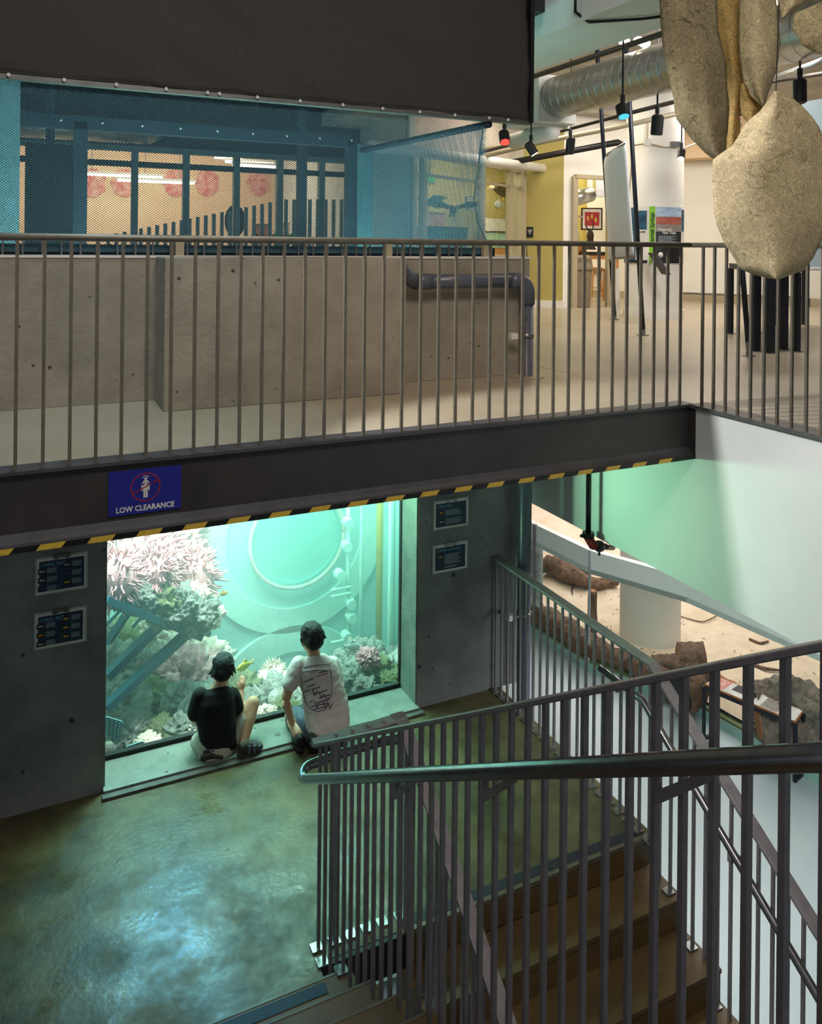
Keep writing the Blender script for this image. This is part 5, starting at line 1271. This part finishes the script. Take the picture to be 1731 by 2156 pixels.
sheet('paper_form', 'folded paper flap covering the duct at the right edge', [(1672, 30), (1668, 60), (1690, 95), (1720, 112)], [(1760, -10), (1770, 40), (1770, 80), (1760, 112)], 4.45, .05, seed=20, nv=18)
o = B().tube([atD(1641, 0, 4.1), atD(1634, 195, 3.9), atD(1630, 222, 3.86), atD(1625, 240, 3.86)], .003, 5).build('hanging_wire', 'black'); tag(o, 'thin thread holding the largest round paper form', 'thread')
# ================================================================== LOWER HALL
ZSd = -4.86
gl = [onz(1125, 1336, ZF), onz(1240, 1412, ZF), onz(1444, 1490, ZF), onz(1577, 1566, ZF)]
gl = [gl[0] + (gl[0] - gl[1]) * 1.2] + gl + [gl[3] + (gl[3] - gl[2]).normalized() * 2.6]
# sand
vs, fs = [], []; nx, ny = 110, 130
def xg(y):
    for i in range(len(gl) - 1):
        a, b = gl[i], gl[i + 1]
        if b.y <= y <= a.y: return a.x + (b.x - a.x) * (a.y - y) / (a.y - b.y)
    return gl[0].x if y > gl[0].y else gl[-1].x
for j in range(ny + 1):
    y = 3.0 + 15 * j / ny; x0 = xg(y) + .06
    for i in range(nx + 1):
        x = x0 + (19 - x0) * (i / nx) ** 1.25
        d = x - x0; z = ZSd + .10 * noise.noise(V((x * .55, y * .55, 2))) + .035 * noise.noise(V((x * 2.3, y * 2.3, 5))) + .016 * noise.noise(V((x * 7, y * 7, 8)))
        z += .10 * max(0, d - 2.5) * .6 + .03 * max(0, y - 10)
        vs.append((x, y, max(z, ZF + .04)))
fs = [(j * (nx + 1) + i, j * (nx + 1) + i + 1, (j + 1) * (nx + 1) + i + 1, (j + 1) * (nx + 1) + i) for j in range(ny) for i in range(nx)]
o = B().add(vs, fs).build('sand_bed', 'sand', smooth=True); tag(o, 'pale rippled sand filling the beach exhibit', 'sand', None, 'stuff')
def sandz(x, y):
    x0 = xg(y) + .06; d = x - x0
    return max(ZF + .04, ZSd + .10 * noise.noise(V((x * .55, y * .55, 2))) + .035 * noise.noise(V((x * 2.3, y * 2.3, 5))) + .10 * max(0, d - 2.5) * .6 + .03 * max(0, y - 10))
# enclosure
ge = thing('exhibit_glazing', 'glass front with white header and dark mullions around the sand exhibit', 'glazing', gl[2])
for i in range(len(gl) - 1):
    a, b = gl[i], gl[i + 1]; d = (b - a).normalized(); n = V((d.y, -d.x, 0))
    B().poly([a + V((0, 0, .10)), b + V((0, 0, .10)), b + V((0, 0, 1.45)), a + V((0, 0, 1.45))], n, .008).build('pane', 'glass_room', ge)
    B().poly([a + V((0, 0, 1.38)), b + V((0, 0, 1.38)), b + V((0, 0, 1.71)), a + V((0, 0, 1.71))], n, -.10).build('header', 'white_wall', ge)
    B().bar(a + V((0, 0, .06)), b + V((0, 0, .06)), .05, .12).build('curb', 'curb_green', ge); B().bar(a + V((0, 0, .13)) + n * -.04, b + V((0, 0, .13)) + n * -.04, .10, .05).build('curb_cap', 'curb_moss', ge)
for p in (gl[1], gl[2]): 
    if p is gl[2]: continue
    B().box((p.x - .025, p.y - .025, ZF), (p.x + .025, p.y + .025, ZF + 1.72)).build('mullion', 'steel', ge)
p = gl[2]; 
B().box((gl[2].x - .012, gl[2].y - .012, ZF), (gl[2].x + .012, gl[2].y + .012, ZF + 1.72)).build('mullion', 'clear_plastic', ge)
tp = thing('text_panel', 'narrow white text panel on the exhibit glass beside the dark pipe', 'sign', gl[1].lerp(gl[2], -.95)); a = gl[1].lerp(gl[0], .62); d = (gl[2] - gl[1]).normalized()
d = (gl[1] - gl[0]).normalized(); n = V((d.y, -d.x, 0)); a = onz(1128, 1336, ZF)
c = V((a.x, a.y, ZF + .92)) - n * -.02
B().obox(c, d, (0, 0, 1), n, .35, .95, .006).build('panel', 'sign_white', tp)
tb = B()
for i in range(20): tb.obox(c + V((0, 0, .36 - .036 * i)) + n * .006, d, (0, 0, 1), n, .24 - .06 * ((i * 7) % 3) / 2, .008, .002); tb.obox(c + V((0, 0, .36 - .036 * i)) - n * .006, d, (0, 0, 1), n, .24 - .06 * ((i * 7) % 3) / 2, .008, .002)
tb.build('print_lines', 'photo_dark', tp)
o = B().box((3, 17.5, ZF), (19, 17.6, -.3)).build('wall_lower_back', 'cream_wall'); struct(o, 'back wall of the lower hall', 'wall')
o = B().box((18.9, -2, ZF), (19, 18, -.3)).build('wall_lower_right', 'cream_wall'); struct(o, 'side wall of the lower hall', 'wall')

# logs
def log(label, pts, rad, m='bark', seed=1, cut=(True, True), tilt=None, rough=.34, hollow=False):
    pts = [V(p) for p in pts]; t = thing('driftwood_log', label, 'log', pts[0], 'driftwood logs on the sand')
    # resample
    P, RR = [], []
    for i in range(len(pts) - 1):
        k = 22
        for j in range(k): P.append(pts[i].lerp(pts[i + 1], j / k)); RR.append(rad[i] + (rad[i + 1] - rad[i]) * j / k)
    P.append(pts[-1]); RR.append(rad[-1])
    for _ in range(50):
        P = [P[0]] + [(P[i - 1] + P[i] * 2 + P[i + 1]) / 4 for i in range(1, len(P) - 1)] + [P[-1]]
    mb = B(); seg = 28; mb.tube(P, 1.0, seg, scales=RR, cap=True)
    vs = []
    for i in range(len(P)):
        for j in range(seg):
            v = V(mb.v[i * seg + j]); d = v - P[i]; 
            vs.append(P[i] + d * (1 + rough * noise.noise(v * 4 + V((seed, 0, 0))) + rough * .5 * noise.noise(v * 14) + rough * .45 * noise.noise(V((j * .8, i * .06, seed)))))
    mb.v = [tuple(v) for v in vs]; mb.build('trunk', m, t, smooth=True)
    for e, (ci, on_) in enumerate(((0, cut[0]), (len(P) - 1, cut[1]))):
        if on_:
            dd = (P[ci] - P[1 if ci == 0 else ci - 1]).normalized(); B().lathe(P[ci], dd, [(0, RR[ci] * .88), (.012, RR[ci] * .86)], 14).build('cut_end', 'black' if (hollow and e == 0) else 'cut_wood', t)  # a hollow log's opening is a black disc, its inner shade painted
    return t
def S(px, py, dz=.08):
    p = onz(px, py, ZSd)
    for _ in range(4): p = onz(px, py, sandz(p.x, p.y) + dz)
    return p
log('long gnarled driftwood branch near the back of the beach exhibit', [S(1150, 1185, .2), S(1185, 1200, .18), S(1238, 1225, .12), S(1258, 1228, .1), S(1300, 1222, .12)], [.16, .17, .10, .11, .07], 'bark', 2, (False, True))
log('dark straight log behind the gnarled branch', [S(1185, 1178, .1), S(1245, 1198, .1)], [.08, .07], 'black', 4)
log('short upright wooden post beside the glass mullion', [S(1247, 1330, 0), S(1247, 1330, 0) + V((0, 0, .62))], [.075, .065], 'bark', 5, (False, True), rough=.12)
log('long brown log lying along the glass front at left', [S(1125, 1288, .14), S(1180, 1318, .14), S(1240, 1360, .14), S(1300, 1385, .14)], [.15, .17, .16, .13], 'bark', 6)
log('brown log continuing toward the stump behind the stair rail', [S(1275, 1375, .1), S(1350, 1405, .14), S(1410, 1432, .14)], [.12, .14, .12], 'bark', 7)
log('dark twisted branch at the lower left corner of the exhibit', [S(1122, 1255, .1), S(1135, 1285, .1), S(1150, 1320, .08)], [.1, .08, .05], 'bark_grey', 8)
log('dark sawn stump end facing the viewer on the sand', [S(1428, 1388, .20), S(1482, 1392, .22)], [.20, .235], 'bark', 9, (True, True), rough=.16)
log('mossy brown log lying under the stump', [S(1375, 1405, .12), S(1440, 1408, .14), S(1500, 1425, .12)], [.16, .17, .12], 'bark', 10, (True, False))
log('hollow log with open end near the reading table', [S(1428, 1462, .18), S(1468, 1440, .2)], [.25, .22], 'bark', 11, hollow=True)
log('huge grey bark log behind the reading table', [S(1592, 1500, .28), S(1660, 1500, .32), S(1770, 1540, .34)], [.33, .36, .38], 'bark_grey', 12)
log('slim tan branch between the stump and the huge log', [S(1510, 1425, .05), S(1550, 1445, .05), S(1580, 1470, .05)], [.05, .045, .03], 'cut_wood', 13)
log('thin branch lying on the sand at far right', [S(1575, 1395, .03), S(1610, 1408, .03), S(1650, 1412, .03)], [.02, .025, .015], 'bark', 14)
log('thin twig curving on the sand left of the column', [S(1212, 1225, .05), S(1204, 1240, .03), S(1206, 1252, .02)], [.012, .012, .008], 'black', 15, (False, False))
log('thin crooked twig right of the column', [S(1425, 1295, .02), S(1480, 1312, .02), S(1510, 1296, .03)], [.01, .012, .008], 'bark', 16, (False, False))
log('short twig near the downstand wall', [S(1578, 1345, .02), S(1600, 1355, .02), S(1618, 1350, .02)], [.015, .018, .01], 'bark', 17, (False, False))
deb = B()
for i in range(200):
    px, py = R.uniform(1140, 1731), R.uniform(1240, 1560); p = onz(px, py, ZSd); x, y = p.x, p.y
    if x < xg(y) + .12: continue
    z = sandz(x, y) + .012; a = R.uniform(0, 6.3); l = R.uniform(.004, .022); deb.bar((x - l * math.cos(a), y - l * math.sin(a), z), (x + l * math.cos(a), y + l * math.sin(a), z + .006), .008, .006)
o = deb.build('leaf_litter', 'bark'); tag(o, 'scattered dark leaf litter and bits of bark on the sand', 'litter', None, 'stuff')
tt = thing('seaweed_clump', 'small green leafy clump beside the gnarled branch', 'plant', S(1140, 1205))
p = S(1140, 1208)
for i in range(9):
    a = i * .7; B().poly([p, p + V((.05 * math.cos(a), .05 * math.sin(a), .10)), p + V((.16 * math.cos(a), .16 * math.sin(a), .05)), p + V((.07 * math.cos(a + .5), .07 * math.sin(a + .5), .03))], (0, 0, 1), .004).build('leaf', 'leaf', tt)
# reading table
rt_ = thing('reading_table', 'low slanted reading table with printed panels on black legs by the glass', 'table', onz(1585, 1600, ZF))
ZRT = -4.32
c4 = [onz(1482, 1436, ZRT + .06), onz(1510, 1424, ZRT + .10), onz(1693, 1496, ZRT + .10), onz(1674, 1519, ZRT)]
A_, B_, C_, D_ = c4
B_ = onz(1512, 1424, ZRT + .06); A_ = onz(1483, 1440, ZRT); C_ = onz(1692, 1496, ZRT + .06); D_ = onz(1675, 1520, ZRT)
nn = (B_ - A_).cross(D_ - A_).normalized(); nn = nn if nn.z > 0 else -nn
B().poly([A_, B_, C_, D_], -nn, .03).build('tabletop', 'cut_wood', rt_)
def quad(u0, u1, v0, v1, m, nm):
    P = lambda u, v: A_.lerp(D_, u).lerp(B_.lerp(C_, u), v) + nn * .002
    B().poly([P(u0, v0), P(u1, v0), P(u1, v1), P(u0, v1)], nn, .001).build(nm, m, rt_)
quad(.01, .99, .04, .96, 'sign_white', 'sheet')
P0 = nn * .002; nn2 = nn
def quad2(u0, u1, v0, v1, m, nm):
    P = lambda u, v: A_.lerp(D_, u).lerp(B_.lerp(C_, u), v) + nn * .0035
    B().poly([P(u0, v0), P(u1, v0), P(u1, v1), P(u0, v1)], nn, .001).build(nm, m, rt_)
quad2(.02, .2, .1, .96, 'poster_red', 'photo'); quad2(.26, .40, .4, .95, 'photo_dark', 'photo'); quad2(.44, .52, .3, .9, 'feather_dark', 'photo'); quad2(.62, .80, .08, .95, 'photo_gravel', 'photo')
for p, q_ in ((A_, B_), (D_, C_)):
    a0, b0 = V((p.x, p.y, ZF)), V((q_.x, q_.y, ZF))
    B().bar(p - V((0, 0, .03)), a0, .035, .035, up=Rv).build('leg', 'navy_metal', rt_); B().bar(q_ - V((0, 0, .03)), b0, .035, .035, up=Rv).build('leg', 'navy_metal', rt_); B().bar(a0 + V((0, 0, .018)), b0 + V((0, 0, .018)), .035, .035).build('foot_bar', 'navy_metal', rt_)
B().bar(A_ - V((0, 0, .045)), D_ - V((0, 0, .045)), .03, .04).build('apron', 'navy_metal', rt_)
hy = thing('hygrometer', 'small white digital gauge leaning on the sand below the reading table', 'gauge', S(1585, 1528, .0)); c = S(1585, 1525, .07)
B().obox(c, Rv + Fv * .4, (0, -.3, 1), Fv, .11, .11, .015).build('case', 'sign_white', hy); B().obox(c - Fv * .01 + V((0, 0, .015)), Rv + Fv * .4, (0, -.3, 1), Fv, .06, .045, .006).build('display', 'curb_moss', hy)
# ================================================================== PEOPLE
def chain(mb, pts, rad, seg=14):
    """tapered limb with rounded ends: pts 3-D joints, rad radius at each"""
    pts = [V(p) for p in pts]; P, RR = [], []
    for i in range(len(pts) - 1):
        for j in range(6): P.append(pts[i].lerp(pts[i + 1], j / 6)); RR.append(rad[i] + (rad[i + 1] - rad[i]) * j / 6)
    P.append(pts[-1]); RR.append(rad[-1])
    for _ in range(2): P = [P[0]] + [(P[i - 1] + P[i] * 2 + P[i + 1]) / 4 for i in range(1, len(P) - 1)] + [P[-1]]
    mb.tube(P, 1.0, seg, scales=RR)
    mb.ell(P[0], (RR[0],) * 3, 12, 8); mb.ell(P[-1], (RR[-1],) * 3, 12, 8)
def rings(mb, secs, lat, n=22):
    """secs: (centre, half width, half depth); lat: lateral unit vector"""
    lat = V(lat).normalized(); vs = []
    for i, (c, w_, d_) in enumerate(secs):
        c = V(c); a = V(secs[max(0, i - 1)][0]); b = V(secs[min(len(secs) - 1, i + 1)][0]); t = (b - a).normalized(); dp = t.cross(lat).normalized()
        for j in range(n):
            an = 2 * math.pi * j / n; ca, sa = math.cos(an), math.sin(an)
            ca = math.copysign(abs(ca) ** .8, ca); sa = math.copysign(abs(sa) ** .8, sa)
            vs.append(c + lat * w_ * ca + dp * d_ * sa)
    m_ = len(secs)
    mb.add(vs, [(i * n + j, i * n + (j + 1) % n, (i + 1) * n + (j + 1) % n, (i + 1) * n + j) for i in range(m_ - 1) for j in range(n)] + [tuple(reversed(range(n))), tuple((m_ - 1) * n + j for j in range(n))])
def skinned(mb, name, m, parent, vox=.008, smooth=4, wr=0.0):
    o = mb.build(name, m, parent)
    r = o.modifiers.new('r', 'REMESH'); r.mode = 'VOXEL'; r.voxel_size = vox; r.use_smooth_shade = True
    s = o.modifiers.new('s', 'SMOOTH'); s.iterations = smooth; s.factor = .5
    evalmesh(o)
    if wr:
        for v in o.data.vertices:
            c = v.co; v.co = c + v.normal * wr * (noise.noise(V((c.x * 9, c.y * 9, c.z * 22))) + .5 * noise.noise(c * 34))
    o.data.polygons.foreach_set('use_smooth', [True] * len(o.data.polygons)); return o
def hand(mb, wrist, dirn, side, s=1.0, curl=.5):
    """palm and five bent fingers; dirn along the hand, side toward the thumb"""
    w_, d, t = V(wrist), V(dirn).normalized(), V(side).normalized(); nrm = d.cross(t).normalized(); t = nrm.cross(d).normalized()
    palm = w_ + d * .042 * s
    chain(mb, [w_, palm + t * .010 * s, palm + d * .03 * s], [.019 * s, .021 * s, .019 * s]); chain(mb, [w_ + d * .01 * s, palm - t * .016 * s + d * .02 * s], [.016 * s, .017 * s])
    for k, (off, ln_) in enumerate(((.024, .052), (.009, .060), (-.007, .055), (-.022, .043))):
        b = palm + d * .030 * s + t * off * s; m1 = b + (d * math.cos(curl * .6) - nrm * math.sin(curl * .6)) * ln_ * .5 * s; tip = m1 + (d * math.cos(curl * 1.6) - nrm * math.sin(curl * 1.6)) * ln_ * .5 * s
        chain(mb, [b - d * .012 * s, b, m1, tip], [.0085 * s, .0085 * s, .0078 * s, .0062 * s], 8)
    b = w_ + d * .022 * s + t * .020 * s; chain(mb, [b, b + (d * .6 + t * .8) * .028 * s, b + (d * .95 + t * .55) * .052 * s], [.011 * s, .0095 * s, .007 * s], 8)

def head(parent, c, s, face, up, hair_m, vox=.006, body=None):
    """c head centre, face unit vector the face looks along"""
    f, u = V(face).normalized(), V(up).normalized(); r = f.cross(u).normalized(); u = r.cross(f).normalized()
    L = lambda a, b, d: V(c) + r * a * s + f * b * s + u * d * s
    rot = Matrix((r, f, u)).transposed()
    mb = body
    mb.ell(L(0, -.005, .02), (.072 * s, .088 * s, .088 * s), 20, 14, rot); mb.ell(L(0, .03, -.045), (.052 * s, .055 * s, .062 * s), 16, 10, rot)
    mb.ell(L(0, .092, -.018), (.010 * s, .016 * s, .016 * s), 8, 6, rot)
    for sd in (-1, 1): mb.ell(L(sd * .074, -.005, -.012), (.010 * s, .022 * s, .032 * s), 10, 8, rot)
    def feats():
        for sd in (-1, 1): B().ell(L(sd * .028, .078, .005), (.012 * s, .008 * s, .007 * s), 8, 6, rot).build('eye', 'shoe_black', parent, smooth=True)
        B().ell(L(0, .083, -.056), (.020 * s, .007 * s, .006 * s), 8, 6, rot).build('mouth', 'poster_red', parent, smooth=True)
    hm = B()
    hm.ell(L(0, -.018, .034), (.083 * s, .098 * s, .092 * s), 24, 16, rot); hm.ell(L(0, -.045, -.020), (.076 * s, .062 * s, .062 * s), 20, 12, rot)
    hm.ell(L(0, .022, .070), (.060 * s, .045 * s, .034 * s), 16, 10, rot)
    for sd in (-1, 1): hm.ell(L(sd * .072, -.018, .012), (.014 * s, .040 * s, .042 * s), 12, 8, rot)
    rr = random.Random(int(c[0] * 1000))
    for i in range(46):
        a = rr.uniform(0, 6.28); e = rr.uniform(-.35, 1.5); dv = r * math.cos(a) * math.cos(e) + f * (math.sin(a) * math.cos(e)) + u * math.sin(e)
        if dv.dot(f) > .45 and dv.dot(u) < .55: continue
        p = L(0, -.018, .030) + dv * .082 * s; chain(hm, [p, p + (dv * .25 - u * .6 + r * rr.uniform(-.4, .4)).normalized() * .045 * s], [.016 * s, .007 * s], 7)
    return feats, hm
def person(label, loc): return thing('person', label, 'person', loc)
ZSI = ZS
# ---------------- seated boy in black
Q = ony
pa_ = person('boy in a black T-shirt sitting on the sill, watching the tank', Q(450, 1600, 5.46))
lat = V((1, -.10, 0)).normalized(); fwd = V((.12, 1, -.1)).normalized()
hip = Q(457, 1572, 5.54); wst = Q(455, 1530, 5.54); chs = Q(452, 1482, 5.57); shd = Q(455, 1455, 5.59); nck = Q(464, 1442, 5.60); hd = Q(471, 1408, 5.625)
sk = B()
feats, hm = head(pa_, hd, .90, (.45, .85, -.25), (.05, .12, 1), 'hair_black', body=sk)
chain(sk, [shd, nck, hd - V((0, 0, .05))], [.05, .042, .044])
rings(sk, [(hip, .10, .08), (wst, .095, .07), (chs, .115, .075), (shd, .10, .055)], lat)
# left arm into the lap
le = Q(407, 1512, 5.57); lh_ = Q(420, 1518, 5.70)
chain(sk, [Q(420, 1465, 5.58), le, lh_], [.036, .031, .022]); hand(sk, lh_, (.4, .9, -.1), (.2, 0, 1), .85, .6)
# right arm raised toward the glass
re_ = Q(503, 1492, 5.62); rh_ = Q(508, 1458, 5.69)
chain(sk, [Q(490, 1465, 5.58), re_, rh_], [.036, .031, .022]); hand(sk, rh_, (.15, .35, .9), (-.7, .5, 0), .85, .3)
# right leg bent up, left leg folded under
kn = Q(532, 1481, 5.60); an = Q(514, 1562, 5.47)
chain(sk, [Q(480, 1562, 5.54), kn], [.068, .050]); chain(sk, [kn, Q(524, 1515, 5.545), an], [.048, .046, .028]); chain(sk, [an, Q(512, 1576, 5.44), Q(548, 1570, 5.47)], [.028, .028, .022])
lk = Q(418, 1558, 5.70); la = Q(452, 1585, 5.50)
chain(sk, [Q(438, 1566, 5.54), lk], [.066, .048]); chain(sk, [lk, la], [.046, .03])
skinned(sk, 'body', 'skin', pa_, .007, 3)
skinned(hm, 'hair', 'hair_black', pa_, .006, 1); feats()
ts = B()
rings(ts, [(Q(462, 1574, 5.53), .130, .100), (Q(458, 1545, 5.54), .128, .098), (Q(454, 1510, 5.55), .134, .096), (Q(451, 1478, 5.57), .142, .092), (Q(453, 1460, 5.585), .128, .078), (Q(459, 1448, 5.60), .075, .060)], lat)
chain(ts, [Q(421, 1464, 5.58), Q(411, 1500, 5.575)], [.055, .056]); chain(ts, [Q(489, 1464, 5.58), Q(498, 1490, 5.60)], [.055, .056])
skinned(ts, 'tshirt', 'shirt_black', pa_, .008, 6, .004)
sh_ = B()
rings(sh_, [(Q(452, 1592, 5.52), .115, .10), (Q(458, 1572, 5.53), .128, .105), (Q(458, 1555, 5.535), .118, .09)], lat)
chain(sh_, [Q(478, 1566, 5.54), Q(500, 1535, 5.565), Q(514, 1512, 5.585)], [.084, .078, .074]); chain(sh_, [Q(438, 1568, 5.54), Q(424, 1562, 5.66)], [.084, .074])
skinned(sh_, 'shorts', 'shorts_grey', pa_, .008, 5, .004)
def sneaker(par, toe, heel, sole_n, m='shoe_black', vox=.007):
    toe, heel, n_ = V(toe), V(heel), V(sole_n).normalized(); d = (toe - heel).normalized(); n_ = (n_ - d * n_.dot(d)).normalized(); r = d.cross(n_).normalized(); L_ = (toe - heel).length
    out = [(-.05, 0), (0, .026), (.3, .028), (.65, .040), (.92, .032), (1.05, 0), (.92, -.032), (.65, -.040), (.3, -.028), (0, -.026)]
    so = B().poly([heel + d * u * L_ + r * v for u, v in out], n_, .02).build('shoe_sole', m, par)
    up_ = B(); rings(up_, [(heel - n_ * .03, .028, .035), (heel + d * L_ * .3 - n_ * .035, .032, .04), (heel + d * L_ * .65 - n_ * .02, .038, .03), (heel + d * L_ * .95 - n_ * .012, .026, .016)], r)
    u = skinned(up_, 'shoe_upper', m, par, vox, 3)
    if m == 'sandal':
        for k, (uu, h_, w_) in enumerate(((.30, .066, .040), (.52, .056, .044), (.74, .040, .042))):
            c = heel + d * uu * L_ - n_ * .006
            B().sweep([c + r * w_, c + r * w_ * .8 - n_ * h_ * .7, c - n_ * h_, c - r * w_ * .8 - n_ * h_ * .7, c - r * w_], [(-.003, -.011), (.003, -.011), (.003, .011), (-.003, .011)], up=d).build('strap', 'shorts_blue', u)
sneaker(pa_, Q(553, 1572, 5.45), Q(503, 1586, 5.41), (0, .1, -1), 'sandal')
sneaker(pa_, Q(424, 1592, 5.46), Q(468, 1594, 5.44), (0, -1, -.5), 'sandal')

# ---------------- crouching boy in white
pb_ = person('boy in a printed white T-shirt crouching at the aquarium window', Q(668, 1605, 5.24))
lat2 = V((1, -.05, 0)).normalized()
hip2 = Q(684, 1538, 5.34); shd2 = Q(662, 1388, 5.47); nk2 = Q(661, 1374, 5.475); hd2 = Q(655, 1343, 5.49)
sk = B()
feats, hm = head(pb_, hd2, .95, (-.25, .93, -.2), (-.05, .12, 1), 'hair_black', body=sk)
chain(sk, [shd2, nk2, hd2 - V((0, 0, .05))], [.055, .044, .046])
rings(sk, [(hip2, .12, .10), (Q(680, 1490, 5.38), .11, .08), (Q(668, 1430, 5.43), .125, .085), (shd2, .11, .06)], lat2)
e2_ = Q(600, 1473, 5.42); h2_ = Q(614, 1518, 5.46)
chain(sk, [Q(627, 1400, 5.46), e2_, h2_], [.040, .034, .024]); hand(sk, h2_, (.35, .75, -.5), (.8, -.3, .2), .9, .7)
chain(sk, [Q(700, 1400, 5.46), Q(716, 1460, 5.50), Q(690, 1470, 5.68)], [.040, .034, .024]); hand(sk, Q(690, 1470, 5.68), (-.4, .7, .3), (-.3, 0, 1), .9, .6)
k1, k2 = Q(614, 1545, 5.60), Q(700, 1520, 5.66)
k1.z = max(k1.z, ZS + .06)
a1, a2 = V((Q(628, 1580, 5.34).x, 5.36, ZL + .10)), Q(660, 1565, 5.27)
chain(sk, [Q(660, 1540, 5.36), k1], [.080, .055]); chain(sk, [k1, a1], [.052, .032]); chain(sk, [Q(705, 1540, 5.36), k2], [.08, .055]); chain(sk, [k2, a2], [.052, .032])
skinned(sk, 'body', 'skin', pb_, .007, 3); skinned(hm, 'hair', 'hair_black', pb_, .006, 1); feats()
ts = B()
rings(ts, [(Q(688, 1552, 5.32), .125, .105), (Q(690, 1530, 5.33), .155, .125), (Q(688, 1495, 5.36), .162, .120), (Q(680, 1450, 5.40), .152, .108), (Q(668, 1412, 5.44), .156, .100), (Q(664, 1393, 5.46), .138, .082), (Q(661, 1380, 5.475), .080, .064)], lat2)
chain(ts, [Q(629, 1400, 5.46), Q(612, 1438, 5.44)], [.062, .060]); chain(ts, [Q(698, 1400, 5.46), Q(708, 1440, 5.48)], [.060, .060])
tsh = skinned(ts, 'tshirt', 'shirt_white', pb_, .008, 6, .006)
so_ = B()
rings(so_, [(Q(683, 1560, 5.33), .12, .11), (hip2, .135, .115)], lat2); chain(so_, [Q(662, 1540, 5.36), k1.lerp(hip2, .12)], [.095, .078]); chain(so_, [Q(704, 1540, 5.36), k2.lerp(hip2, .15)], [.095, .078])
skinned(so_, 'shorts', 'shorts_blue', pb_, .008, 4, .004)
sneaker(pb_, (Q(667, 1600, 5.24).x, 5.27, ZL + .022), Q(660, 1560, 5.215), (-.25, -1, -.15))
sneaker(pb_, (a1.x + .01, a1.y + .10, ZL + .022), (a1.x, a1.y - .08, ZL + .06), (0, -.25, -1))
# printed lettering-like strokes on the back: projected on the shirt surface
dg = bpy.context.evaluated_depsgraph_get()
def back_pt(px, py):
    d = ray(px, py).normalized(); inv = WM(tsh).inverted(); o3 = inv @ CAM
    ok, loc, nrm, _ = tsh.ray_cast(o3, d)
    if not ok: return None
    return WM(tsh) @ loc + nrm * .003
def stroke(pts, w_, m):
    P = []
    for i in range(len(pts) - 1):
        n = max(2, int(math.hypot(pts[i + 1][0] - pts[i][0], pts[i + 1][1] - pts[i][1]) / 3))
        for k in range(n): P.append((pts[i][0] + (pts[i + 1][0] - pts[i][0]) * k / n, pts[i][1] + (pts[i + 1][1] - pts[i][1]) * k / n))
    P.append(pts[-1]); W = [back_pt(*p) for p in P]; W = [p for p in W if p is not None]
    if len(W) > 1: m.tube(W, w_, 6)
st1, st2 = B(), B()
for a, b in (((640, 1405), (695, 1398)), ((633, 1415), (696, 1412))): stroke([a, ((a[0] + b[0]) / 2, a[1] - 4), b], .0022, st1)
for i, (x0, y0, x1, y1) in enumerate(((652, 1417, 668, 1412), (672, 1416, 690, 1412), (640, 1436, 660, 1428), (648, 1446, 664, 1440), (668, 1424, 690, 1418), (642, 1456, 652, 1452), (656, 1452, 674, 1446), (660, 1462, 690, 1452), (672, 1470, 696, 1462), (652, 1478, 660, 1474), (666, 1480, 694, 1472), (655, 1488, 690, 1480), (660, 1494, 686, 1488))):
    stroke([(x0, y0), (x1, y1)], .0032, st1 if i not in (0, 4) else st2)
for (x0, y0) in ((658, 1450), (672, 1456), (684, 1462), (662, 1476), (680, 1476), (690, 1478)):
    stroke([(x0, y0), (x0 + 5, y0 + 14), (x0 + 10, y0 + 4)], .0028, st1)
stroke([(640, 1465), (646, 1482), (654, 1492), (668, 1498), (684, 1494), (694, 1480)], .0022, st1); stroke([(634, 1420), (636, 1445), (642, 1470)], .0018, st1); stroke([(696, 1412), (699, 1440), (697, 1470)], .0018, st1)
if st1.v: st1.build('shirt_print', 'shirt_print', tsh)
if st2.v: st2.build('shirt_print', 'shirt_print_red', tsh)
# stain on the floor, drain spot on the sill
o = B().lathe(onz(585, 1546, ZS) , (0, 0, 1), [(0, .022), (.0015, .021)], 12).build('sill_stain', 'sill_edge'); tag(o, 'small dark spot on the sill between the two boys', 'stain')
